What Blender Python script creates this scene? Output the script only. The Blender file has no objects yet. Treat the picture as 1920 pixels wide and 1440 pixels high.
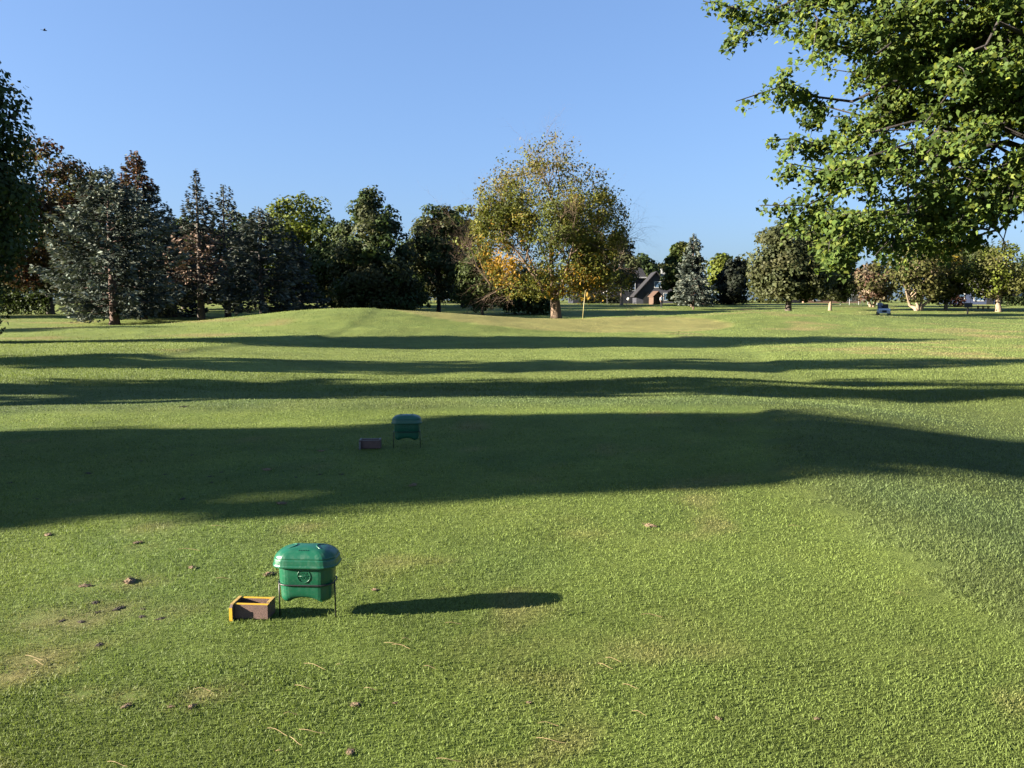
import bpy, bmesh, math, random
import numpy as np
from mathutils import Vector, Matrix

R = math.radians
scene = bpy.context.scene
C = scene.collection

# ------------------------------------------------------------------ camera
EYE = 1.6
PITCH = 6.0
FPX = 1495.0                                   # focal length in photo pixels (1920 wide)
cam_d = bpy.data.cameras.new('camera'); cam = bpy.data.objects.new('camera', cam_d); C.objects.link(cam)
cam_d.sensor_width = 36.0; cam_d.lens = 36.0 * FPX / 1920.0
cam_d.clip_start = 0.05; cam_d.clip_end = 8000
cam.location = (0, 0, EYE); cam.rotation_euler = (R(90 - PITCH), 0, 0)
scene.camera = cam

# ------------------------------------------------------------------ sky, sun, exposure
SUN_AZ = 11.0                                    # shadows run to +X, drifting this many degrees towards +Y
SUN_EL = 16.0
world = bpy.data.worlds.new('World'); scene.world = world; world.use_nodes = True
wn = world.node_tree.nodes; wl = world.node_tree.links
bg = wn['Background']
sky = wn.new('ShaderNodeTexSky'); sky.sky_type = 'NISHITA'; sky.sun_disc = False
sky.sun_elevation = R(SUN_EL); sky.sun_rotation = R(-(90 + SUN_AZ))
sky.altitude = 300; sky.air_density = 1.0; sky.dust_density = 2.0; sky.ozone_density = 1.0
wb = wn.new('ShaderNodeMix'); wb.data_type = 'RGBA'; wb.blend_type = 'MULTIPLY'; wb.inputs[0].default_value = 1.0
wb.inputs[7].default_value = (0.50, 0.71, 1.10, 1)          # white balance of the photograph, the same in every direction
gm = wn.new('ShaderNodeGamma'); gm.inputs['Gamma'].default_value = 0.6
wl.new(sky.outputs[0], gm.inputs['Color']); wl.new(gm.outputs[0], wb.inputs[6]); wl.new(wb.outputs[2], bg.inputs['Color']); bg.inputs['Strength'].default_value = 0.0575
sun_d = bpy.data.lights.new('sun', 'SUN'); sun = bpy.data.objects.new('sun', sun_d); C.objects.link(sun)
sun_d.energy = 5.0; sun_d.angle = R(0.5); sun_d.color = (1.0, 0.90, 0.74)
_d = Vector((math.cos(R(SUN_AZ)) * math.cos(R(SUN_EL)), math.sin(R(SUN_AZ)) * math.cos(R(SUN_EL)), -math.sin(R(SUN_EL))))
sun.rotation_euler = _d.to_track_quat('-Z', 'Y').to_euler()
sun.location = (-40, -10, 30)
scene.view_settings.view_transform = 'Standard'; scene.view_settings.look = 'None'
scene.view_settings.gamma = 1.0; scene.view_settings.use_curve_mapping = False
scene.view_settings.exposure = 2.8
scene.cycles.max_bounces = 6; scene.cycles.diffuse_bounces = 3; scene.cycles.glossy_bounces = 2
scene.cycles.transmission_bounces = 3; scene.cycles.transparent_max_bounces = 4
scene.cycles.caustics_reflective = False; scene.cycles.caustics_refractive = False

ALB = 0.58          # overall reflectance level of the colours given below

# ------------------------------------------------------------------ helpers
def wx(px, Y, z=0.0):
    "world x of a photo column at forward distance Y"
    return (px - 960.0) / FPX * (Y * math.cos(R(PITCH)) + (EYE - z) * math.sin(R(PITCH)))
def wz(py, Y):
    "world height of a photo row at forward distance Y"
    return EYE - Y * math.tan(math.atan((py - 720.0) / FPX) + R(PITCH))

def hash2(ix, iy, seed):
    h = (ix.astype(np.int64) * 374761393 + iy.astype(np.int64) * 668265263 + seed * 1442695041) & 0xFFFFFFFF
    h = ((h ^ (h >> 13)) * 1274126177) & 0xFFFFFFFF
    return ((h ^ (h >> 16)) & 0xFFFF) / 65535.0
def vnoise(x, y, seed=0):
    x = np.asarray(x, float); y = np.asarray(y, float)
    ix = np.floor(x); iy = np.floor(y); fx = x - ix; fy = y - iy
    fx = fx * fx * (3 - 2 * fx); fy = fy * fy * (3 - 2 * fy)
    a = hash2(ix, iy, seed); b = hash2(ix + 1, iy, seed); c = hash2(ix, iy + 1, seed); d = hash2(ix + 1, iy + 1, seed)
    return (a * (1 - fx) + b * fx) * (1 - fy) + (c * (1 - fx) + d * fx) * fy
def fbm(x, y, seed=0, o=3):
    s = 0; a = 0.5; t = 0
    for k in range(o):
        s = s + a * vnoise(np.asarray(x) * 2 ** k, np.asarray(y) * 2 ** k, seed + k); t += a; a *= 0.5
    return s / t
def sm(a, b, x):
    t = np.clip((np.asarray(x, float) - a) / (b - a), 0, 1); return t * t * (3 - 2 * t)

def np_mesh(name, verts, faces, col=None, smooth=False):
    "faces: list of (n,k) int arrays"
    me = bpy.data.meshes.new(name)
    verts = np.asarray(verts, np.float32)
    me.vertices.add(len(verts)); me.vertices.foreach_set('co', verts.ravel())
    fl = [np.asarray(f, np.int32) for f in faces if len(f)]
    nl = sum(f.size for f in fl); nf = sum(len(f) for f in fl)
    me.loops.add(nl); me.polygons.add(nf)
    me.loops.foreach_set('vertex_index', np.concatenate([f.ravel() for f in fl]))
    tot = np.concatenate([np.full(len(f), f.shape[1], np.int32) for f in fl])
    st = np.concatenate([[0], np.cumsum(tot)[:-1]]).astype(np.int32)
    me.polygons.foreach_set('loop_start', st)
    me.polygons.foreach_set('loop_total', tot)
    if smooth: me.polygons.foreach_set('use_smooth', np.ones(nf, bool))
    if col is not None:
        c4 = np.ones((len(verts), 4), np.float32); c4[:, :3] = col * ALB
        at = me.attributes.new('col', 'FLOAT_COLOR', 'POINT'); at.data.foreach_set('color', c4.ravel())
    me.update(calc_edges=True)
    return me

class MB:
    "collects polygons into one mesh object"
    def __init__(s): s.v = []; s.f = []; s.m = []
    def add(s, vs, fs, mi=0):
        o = len(s.v); s.v += [tuple(p) for p in vs]
        s.f += [tuple(i + o for i in f) for f in fs]; s.m += [mi] * len(fs); return s
    def box(s, x0, x1, y0, y1, z0, z1, mi=0, M=None):
        vs = [Vector((x, y, z)) for z in (z0, z1) for y in (y0, y1) for x in (x0, x1)]
        if M is not None: vs = [M @ v for v in vs]
        return s.add(vs, [(0, 2, 3, 1), (4, 5, 7, 6), (0, 1, 5, 4), (2, 6, 7, 3), (0, 4, 6, 2), (1, 3, 7, 5)], mi)
    def tube(s, pts, rad, n=8, mi=0, cap=True):
        pts = [Vector(p) for p in pts]
        if not hasattr(rad, '__len__'): rad = [rad] * len(pts)
        rings = []; up = None
        for i, p in enumerate(pts):
            t = (pts[min(i + 1, len(pts) - 1)] - pts[max(i - 1, 0)]).normalized()
            if up is None: up = Vector((1, 0, 0)) if abs(t.x) < 0.8 else Vector((0, 1, 0))
            a = (up - t * up.dot(t)).normalized(); b = t.cross(a); up = a
            rings.append([p + (a * math.cos(2 * math.pi * k / n) + b * math.sin(2 * math.pi * k / n)) * rad[i] for k in range(n)])
        vs = [v for r in rings for v in r]; fs = []
        for i in range(len(rings) - 1):
            for k in range(n):
                fs.append((i * n + k, i * n + (k + 1) % n, (i + 1) * n + (k + 1) % n, (i + 1) * n + k))
        if cap:
            fs.append(tuple(range(n))[::-1]); fs.append(tuple((len(rings) - 1) * n + k for k in range(n)))
        return s.add(vs, fs, mi)
    def prism(s, poly, axis, a, b, mi=0):
        "extrude a 2D polygon along an axis between a and b"
        def P(u, v, w):
            return {'x': (w, u, v), 'y': (u, w, v), 'z': (u, v, w)}[axis]
        n = len(poly)
        vs = [P(u, v, a) for u, v in poly] + [P(u, v, b) for u, v in poly]
        fs = [tuple(range(n)), tuple(range(n, 2 * n))[::-1]]
        fs += [(i, i + n, (i + 1) % n + n, (i + 1) % n) for i in range(n)]
        return s.add(vs, fs, mi)
    def mesh(s, name, smooth=False, bevel=0.0):
        me = bpy.data.meshes.new(name); me.from_pydata(s.v, [], s.f)
        bm = bmesh.new(); bm.from_mesh(me)
        bmesh.ops.recalc_face_normals(bm, faces=bm.faces)
        if bevel > 0:
            bmesh.ops.bevel(bm, geom=list(bm.edges), offset=bevel, segments=2, affect='EDGES', profile=0.6)
        bm.to_mesh(me); bm.free()
        if not bevel:
            for p, m in zip(me.polygons, s.m): p.material_index = m
        if smooth:
            for p in me.polygons: p.use_smooth = True
        return me
    def build(s, name, mats, parent=None, loc=None, rotz=0, smooth=False, bevel=0.0):
        me = s.mesh(name, smooth, bevel)
        for m in (mats if isinstance(mats, (list, tuple)) else [mats]): me.materials.append(m)
        return link(name, me, parent, loc, rotz)

def link(name, me, parent=None, loc=None, rotz=0):
    o = bpy.data.objects.new(name, me); C.objects.link(o)
    if parent is not None: o.parent = parent
    if loc is not None: o.location = loc
    o.rotation_euler = (0, 0, rotz)
    return o
def tag(o, label, cat, group=None):
    o['label'] = label; o['category'] = cat
    if group: o['group'] = group
    return o
def thing(name, label, cat, loc=(0, 0, 0), rotz=0, group=None):
    o = bpy.data.objects.new(name, None); C.objects.link(o); o.empty_display_size = 0.2
    o.location = loc; o.rotation_euler = (0, 0, rotz)
    return tag(o, label, cat, group)
def dup(root, loc, rotz, label):
    def cp(o, par):
        c = o.copy(); C.objects.link(c); c.parent = par
        for ch in list(o.children): cp(ch, c)
        return c
    r = cp(root, None); r.location = loc; r.rotation_euler = (0, 0, rotz); r['label'] = label
    return r

# ------------------------------------------------------------------ materials
def new_mat(name):
    m = bpy.data.materials.new(name); m.use_nodes = True
    return m, m.node_tree.nodes, m.node_tree.links, m.node_tree.nodes['Principled BSDF']
def noise_node(n, l, scale, detail=4, rough=0.6, coord=None):
    t = n.new('ShaderNodeTexNoise'); t.inputs['Scale'].default_value = scale
    t.inputs['Detail'].default_value = detail; t.inputs['Roughness'].default_value = rough
    if coord is not None: l.new(coord, t.inputs['Vector'])
    return t
def ramp(n, l, fac, stops):
    r = n.new('ShaderNodeValToRGB'); l.new(fac, r.inputs[0])
    while len(r.color_ramp.elements) < len(stops): r.color_ramp.elements.new(0.5)
    for e, (p, c) in zip(r.color_ramp.elements, stops): e.position = p; e.color = (*c, 1)
    return r
def simple(name, c, rough=0.6, var=0.25, scale=6.0, bump=0.0, metal=0.0, spec=0.4):
    c = tuple(v * ALB for v in c)
    m, n, l, b = new_mat(name)
    tc = n.new('ShaderNodeTexCoord')
    t = noise_node(n, l, scale, 6, 0.65, tc.outputs['Object'])
    lo = tuple(x * (1 - var) for x in c); hi = tuple(min(1, x * (1 + var)) for x in c)
    r = ramp(n, l, t.outputs['Fac'], [(0.25, lo), (0.75, hi)])
    l.new(r.outputs[0], b.inputs['Base Color'])
    b.inputs['Roughness'].default_value = rough; b.inputs['Metallic'].default_value = metal
    b.inputs['Specular IOR Level'].default_value = spec
    if bump:
        bp = n.new('ShaderNodeBump'); bp.inputs['Strength'].default_value = bump; bp.inputs['Distance'].default_value = 0.02
        t2 = noise_node(n, l, scale * 8, 5, 0.6, tc.outputs['Object'])
        l.new(t2.outputs['Fac'], bp.inputs['Height']); l.new(bp.outputs[0], b.inputs['Normal'])
    return m
def foliage(name, trans=0.3, rough=0.5, spec=0.3, tw=(1.1, 1.1, 0.7)):
    "leaf surface: colour from the per-leaf attribute, some light passes through"
    m, n, l, b = new_mat(name)
    a = n.new('ShaderNodeAttribute'); a.attribute_name = 'col'
    b.inputs['Roughness'].default_value = rough; b.inputs['Specular IOR Level'].default_value = spec
    l.new(a.outputs['Color'], b.inputs['Base Color'])
    tr = n.new('ShaderNodeBsdfTranslucent')
    mu = n.new('ShaderNodeMix'); mu.data_type = 'RGBA'; mu.blend_type = 'MULTIPLY'; mu.inputs[0].default_value = 1
    l.new(a.outputs['Color'], mu.inputs[6]); mu.inputs[7].default_value = (*tw, 1)
    l.new(mu.outputs[2], tr.inputs['Color'])
    mx = n.new('ShaderNodeMixShader'); mx.inputs[0].default_value = trans
    l.new(b.outputs[0], mx.inputs[1]); l.new(tr.outputs[0], mx.inputs[2])
    l.new(mx.outputs[0], n['Material Output'].inputs['Surface'])
    return m
def bark(name, c):
    c = tuple(v * ALB for v in c)
    m, n, l, b = new_mat(name)
    tc = n.new('ShaderNodeTexCoord'); mp = n.new('ShaderNodeMapping'); mp.inputs['Scale'].default_value = (1, 1, 0.25)
    l.new(tc.outputs['Object'], mp.inputs['Vector'])
    t = noise_node(n, l, 9, 8, 0.7, mp.outputs[0])
    r = ramp(n, l, t.outputs['Fac'], [(0.3, tuple(x * 0.45 for x in c)), (0.7, tuple(x * 1.3 for x in c))])
    l.new(r.outputs[0], b.inputs['Base Color']); b.inputs['Roughness'].default_value = 0.9
    bp = n.new('ShaderNodeBump'); bp.inputs['Strength'].default_value = 0.8; bp.inputs['Distance'].default_value = 0.05
    l.new(t.outputs['Fac'], bp.inputs['Height']); l.new(bp.outputs[0], b.inputs['Normal'])
    return m
M = {}
M['leaf'] = foliage('leaf', 0.3, 0.6, 0.12)
M['maple'] = foliage('maple_leaf', 0.42, 0.6, 0.12, (1.3, 1.2, .6))
M['needle'] = foliage('needle', 0.08, 0.7, 0.07)
M['blade'] = foliage('grass_blade', 0.32, 0.6, 0.16)
M['bark'] = bark('bark', (0.11, 0.085, 0.065)); M['bark_red'] = bark('bark_red', (0.17, 0.10, 0.075))
M['bark_pale'] = bark('bark_pale', (0.34, 0.25, 0.17)); M['bark_tan'] = bark('bark_tan', (.20, .135, .085)); M['bark_dark'] = bark('bark_dark', (0.05, 0.04, 0.035))

# ------------------------------------------------------------------ terrain
def tee_edge(y): return 2.45 + 1.1 * sm(6.5, 11.5, y) + 0.12 * (vnoise(np.asarray(y, float) * 0.7, 3.0, 5) - 0.5)
def tee_mask(x, y):
    yb = 11.6 + 0.25 * np.sin(np.asarray(x) * 0.35) - 0.5 * sm(-5, -9, x)
    nz = (fbm(np.asarray(x) / .22, np.asarray(y) / .22, 8) - .5) * .55
    return (1 - sm(-0.22, 0.25, x - tee_edge(y) + nz)) * (1 - sm(-0.1, 0.1, y - yb)) * sm(-14, -13.8, x)
def fair_mask(x, y):
    l = -9.2 + 0.9 * np.sin(np.asarray(y) * 0.17) - 2.5 * sm(22, 17, y)
    r = 8.5 + 1.2 * np.sin(np.asarray(y) * 0.2 + 1)
    return sm(-0.15, 0.15, x - l) * (1 - sm(-0.3, 0.3, x - r)) * sm(18.0, 18.6, y) * (1 - sm(58, 59, y))
def green_mask(x, y):
    return 1 - sm(0.94, 1.02, ((np.asarray(x) - 3.0) / 11.5) ** 2 + ((np.asarray(y) - 53.0) / 8.5) ** 2)
def Z(x, y):
    x = np.asarray(x, float); y = np.asarray(y, float)
    z = -0.22 * sm(11.7, 15, y) - 0.18 * sm(24, 40, y) + 0.25 * sm(58, 70, y) + 1.15 * sm(78, 135, y)
    e = tee_edge(y)
    z = z - 0.55 * sm(0, 5.5, x - e) * (1 - 0.72 * sm(10.5, 16, y)) * (1 - sm(22, 44, y))
    z = z + 0.30 * sm(-1, -13, x) * sm(11.9, 15, y) * (1 - sm(28, 40, y))
    z = z + 1.45 * np.exp(-(((x + 9.5) / 9.5) ** 2) - ((y - 50) / 8.0) ** 2)
    z = z + 0.50 * np.exp(-(((x - 3) / 8.0) ** 2) - ((y - 55) / 8.0) ** 2)
    z = z + 0.35 * np.exp(-(((x + 24) / 8.0) ** 2) - ((y - 44) / 6.0) ** 2)
    z = z + 1.05 * np.exp(-(((x - 19) / 11.0) ** 2) - ((y - 60) / 8.0) ** 2)
    z = z + 0.35 * np.exp(-(((x - 34) / 9.0) ** 2) - ((y - 66) / 8.0) ** 2)
    t = tee_mask(x, y); f = np.maximum(fair_mask(x, y), green_mask(x, y))
    z = z + (1 - t) * ((fbm(x / 7, y / 7, 11) - 0.5) * 0.22 + (vnoise(x / 1.6, y / 1.6, 4) - 0.5) * 0.035) * sm(11, 16, np.hypot(x * 1.5, y))
    z = z + (fbm(x / 0.9, y / 0.9, 21) - 0.5) * 0.022 * (1 - sm(14, 20, y))
    z = z + (0.035 + 0.03 * sm(16, 20, y)) * (1 - np.maximum(t, f)) * sm(0.0, 1.0, (1 - t)) - 0.0
    return z
def Zs(x, y): return float(Z(np.array([x]), np.array([y]))[0])

def grow(a, b, s0, k):
    out = [a]; s = s0
    while out[-1] < b: out.append(out[-1] + s); s *= k
    return out
ys = sorted(set([round(-v, 3) for v in grow(0.3, 400, 0.4, 1.14)] + [round(v, 3) for v in grow(0, 30, 0.15, 1.009)] + [round(v, 3) for v in grow(30.3, 90, 0.5, 1.006)] + [round(v, 3) for v in grow(91, 4000, 1.2, 1.06)]))
xr = grow(0, 26, 0.2, 1.012) + grow(26.7, 4000, 0.7, 1.06)
xs = sorted(set([round(v, 3) for v in xr] + [round(-v, 3) for v in xr]))
gx, gy = np.meshgrid(np.array(xs), np.array(ys)); nx, ny = len(xs), len(ys)
gv = np.stack([gx.ravel(), gy.ravel(), Z(gx.ravel(), gy.ravel())], 1)
idx = np.arange(nx * ny).reshape(ny, nx)
gf = np.stack([idx[:-1, :-1].ravel(), idx[:-1, 1:].ravel(), idx[1:, 1:].ravel(), idx[1:, :-1].ravel()], 1)

BARE = [(72, 1160, .16), (150, 1165, .12), (222, 1140, .10), (60, 1235, .16), (20, 1270, .14), (242, 1092, .12), (160, 1100, .12), (120, 1250, .1), (265, 1030, .1), (70, 1200, .1),
        (180, 1132, .05), (265, 1155, .045), (300, 1158, .05), (186, 1207, .06), (118, 1166, .05), (1700, 1113, .05), (150, 1300, .07), (240, 1305, .07), (380, 1300, .07)]
def ground_xy(px, py, z=0.0):
    a = math.atan((py - 720.0) / FPX) + R(PITCH); Y = (EYE - z) / math.tan(a)
    return wx(px, Y, z), Y
def turf_colour(x, y, rnd):
    "base colour of the turf by mowing zone, with mottling; rnd is one number per blade"
    t = tee_mask(x, y); g = green_mask(x, y); f = np.clip(fair_mask(x, y) - g, 0, 1); r = np.clip(1 - np.maximum.reduce([t, f, g]), 0, 1)
    c = (t[:, None] * np.array([0.158, 0.224, 0.054]) + f[:, None] * np.array([0.182, 0.242, 0.068]) + g[:, None] * np.array([0.29, 0.29, 0.11]) + r[:, None] * (np.array([0.150, 0.208, 0.058]) + sm(14, 30, y)[:, None] * np.array([0.035, 0.040, 0.012])))
    near_r = r * (1 - sm(12, 17, y))
    c = c * (1 - 0.13 * near_r[:, None]); c[:, 2] += 0.006 * near_r
    mott = fbm(x / 1.3, y / 1.3, 31); big = fbm(x / 6, y / 9, 41); fine = vnoise(x / 0.16, y / 0.16, 51)
    k = 0.66 + 0.42 * mott + 0.28 * big + 0.22 * (fine - 0.5)
    c = c * k[:, None]
    dry = sm(0.56, 0.78, fbm(x / 3.2, y / 2.2, 61)) * r * sm(18, 30, y) * 0.55
    dry = dry + sm(0.62, 0.85, fbm(x / 0.5, y / 0.5, 71)) * t * 0.35
    for px, py, rr in BARE:
        bx, by = ground_xy(px, py)
        dry = np.maximum(dry, 0.62 * np.exp(-(((x - bx) / rr) ** 2 + ((y - by) / (rr * 0.8)) ** 2)) * (vnoise(x / 0.03, y / 0.03, 81) > 0.3))
    dry = np.clip(dry, 0, 1)[:, None]
    c = c * (1 - dry) + dry * np.array([0.34, 0.265, 0.135])
    cool = sm(0.45, 0.7, fbm(x / 2.1 + 9, y / 2.1, 91))[:, None] * 0.35 * (t + near_r)[:, None]
    c = c * (1 - cool) + cool * c * np.array([0.70, 0.86, 1.15])
    c = c * np.array([1.16, 1.09, 1.10])
    a = 0.40 + 0.12 * sm(3, 5, y) - 0.34 * sm(9, 20, y)
    c = c * (1 + a[:, None] * (2 * rnd[:, None] - 1))
    return c

def ground_mat():
    m, n, l, b = new_mat('turf')
    a = n.new('ShaderNodeAttribute'); a.attribute_name = 'col'
    geo = n.new('ShaderNodeNewGeometry')
    t1 = noise_node(n, l, 14, 8, 0.75, geo.outputs['Position']); t2 = noise_node(n, l, 1.1, 5, 0.6, geo.outputs['Position'])
    r1 = ramp(n, l, t1.outputs['Fac'], [(0.25, (0.55, 0.6, 0.5)), (0.75, (1.25, 1.2, 1.15))])
    r2 = ramp(n, l, t2.outputs['Fac'], [(0.3, (0.8, 0.85, 0.8)), (0.7, (1.15, 1.1, 1.05))])
    m1 = n.new('ShaderNodeMix'); m1.data_type = 'RGBA'; m1.blend_type = 'MULTIPLY'; m1.inputs[0].default_value = 1
    m2 = n.new('ShaderNodeMix'); m2.data_type = 'RGBA'; m2.blend_type = 'MULTIPLY'; m2.inputs[0].default_value = 1
    l.new(a.outputs['Color'], m1.inputs[6]); l.new(r1.outputs[0], m1.inputs[7])
    l.new(m1.outputs[2], m2.inputs[6]); l.new(r2.outputs[0], m2.inputs[7]); l.new(m2.outputs[2], b.inputs['Base Color'])
    b.inputs['Roughness'].default_value = 0.9; b.inputs['Specular IOR Level'].default_value = 0.1
    bp = n.new('ShaderNodeBump'); bp.inputs['Strength'].default_value = 0.9; bp.inputs['Distance'].default_value = 0.04
    l.new(t1.outputs['Fac'], bp.inputs['Height']); l.new(bp.outputs[0], b.inputs['Normal'])
    return m
M['turf'] = ground_mat()
gcol = turf_colour(gv[:, 0], gv[:, 1], np.full(len(gv), 0.35))
me = np_mesh('ground', gv, [gf], gcol, smooth=True); me.materials.append(M['turf'])
ground = link('ground', me); ground['kind'] = 'structure'

# turf blades: real blades over the whole lawn, thinner and closer set near the camera, coarser tufts far away
rng = np.random.default_rng(7)
def blade_set(N, y0, y1, seg):
    u = rng.uniform(1 / y1, 1 / y0, N); y = 1 / u
    x = rng.uniform(-1, 1, N) * (0.665 * y + 0.9)
    t = tee_mask(x, y); g = green_mask(x, y); f = np.clip(fair_mask(x, y) - g, 0, 1); r = np.clip(1 - np.maximum.reduce([t, f, g]), 0, 1)
    h = t * 0.0150 + f * 0.017 + g * 0.009 + r * (0.019 + 0.012 * sm(12, 16, y))
    h = h * (0.75 + 0.5 * fbm(x / 0.25, y / 0.25, 15)) * rng.uniform(0.55, 1.35, N) * (1 + y * 0.004) * (0.78 + 0.22 * sm(2.8, 4.6, y))
    for px, py, rr in BARE:
        bx, by = ground_xy(px, py)
        h = h * (1 - 0.75 * np.exp(-(((x - bx) / (rr * .7)) ** 2 + ((y - by) / (rr * 0.55)) ** 2)))
    w = np.maximum(0.0020, (0.00095 - 0.00025 * sm(8, 18, y)) * y) * rng.uniform(0.7, 1.3, N)
    z = Z(x, y) - 0.002
    az = rng.uniform(0, 2 * np.pi, N); la = rng.uniform(0, 2 * np.pi, N)
    lean = np.abs(rng.normal(0.0, 0.75, N)) * h
    px_, py_ = np.cos(az) * w / 2, np.sin(az) * w / 2
    lx, ly = np.cos(la) * lean, np.sin(la) * lean
    col = turf_colour(x, y, rng.uniform(0, 1, N))
    if seg == 1:
        V = np.stack([np.stack([x - px_, y - py_, z], 1), np.stack([x + px_, y + py_, z], 1), np.stack([x + lx, y + ly, z + h], 1)], 1)
        F = [np.arange(N * 3).reshape(N, 3)]; k = 3
    else:
        V = np.stack([np.stack([x - px_, y - py_, z], 1), np.stack([x + px_, y + py_, z], 1),
                      np.stack([x + px_ * .8 + lx * .35, y + py_ * .8 + ly * .35, z + h * .62], 1), np.stack([x - px_ * .8 + lx * .35, y - py_ * .8 + ly * .35, z + h * .62], 1),
                      np.stack([x + lx, y + ly, z + h], 1)], 1)
        b = np.arange(N)[:, None] * 5
        F = [b + np.array([[0, 1, 2, 3]]), b + np.array([[3, 2, 4]])]; k = 5
    cc = np.repeat(col, k, 0)
    return V.reshape(-1, 3), F, cc
for nm, lab, N, y0, y1, sg in (('near_grass', 'short green mown turf blades of the nearest tee', 200000, 2.15, 3.4, 2),
                               ('tee_grass', 'mown green turf blades across the shaded tee', 310000, 3.4, 15.0, 1),
                               ('fairway_grass', 'green fairway and rough turf out to the trees', 270000, 15.0, 135.0, 1)):
    V, F, cc = blade_set(N, y0, y1, sg)
    me = np_mesh(nm, V, F, cc); me.materials.append(M['blade'])
    o = link(nm, me); o['kind'] = 'stuff'; o['label'] = lab; o['category'] = 'grass'

# ------------------------------------------------------------------ trees
def unit(a): return a / np.maximum(np.linalg.norm(a, axis=1, keepdims=True), 1e-6)
def leaf_quads(P, N, L, W, rg, up_tan=None):
    "one bent rhombic leaf face per point"
    n = len(P); N = unit(N)
    t = rg.normal(0, 1, (n, 3)) if up_tan is None else up_tan
    t = unit(t - N * np.sum(t * N, 1, keepdims=True)); b = np.cross(N, t)
    L = np.broadcast_to(L, (n,))[:, None]; W = np.broadcast_to(W, (n,))[:, None]
    V = np.stack([P - t * L * .5, P + b * W * .5 + N * W * .12, P + t * L * .5, P - b * W * .5 + N * W * .12], 1)
    F = np.arange(n * 4).reshape(n, 4)
    return V.reshape(-1, 3), F
def pal_pick(pal, n, rg):
    w = np.array([p[0] for p in pal], float); w /= w.sum()
    k = rg.choice(len(pal), n, p=w); return np.array([p[1] for p in pal])[k]

def limb_path(a, b, rg, sag=0.12, n=5):
    a = np.array(a, float); b = np.array(b, float); L = np.linalg.norm(b - a)
    out = []
    for i in range(n):
        t = i / (n - 1); p = a + (b - a) * t
        p[2] += math.sin(t * math.pi) * L * sag; p += rg.normal(0, 0.02 * L, 3) * (0 < i < n - 1)
        out.append(tuple(p))
    return out

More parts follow.
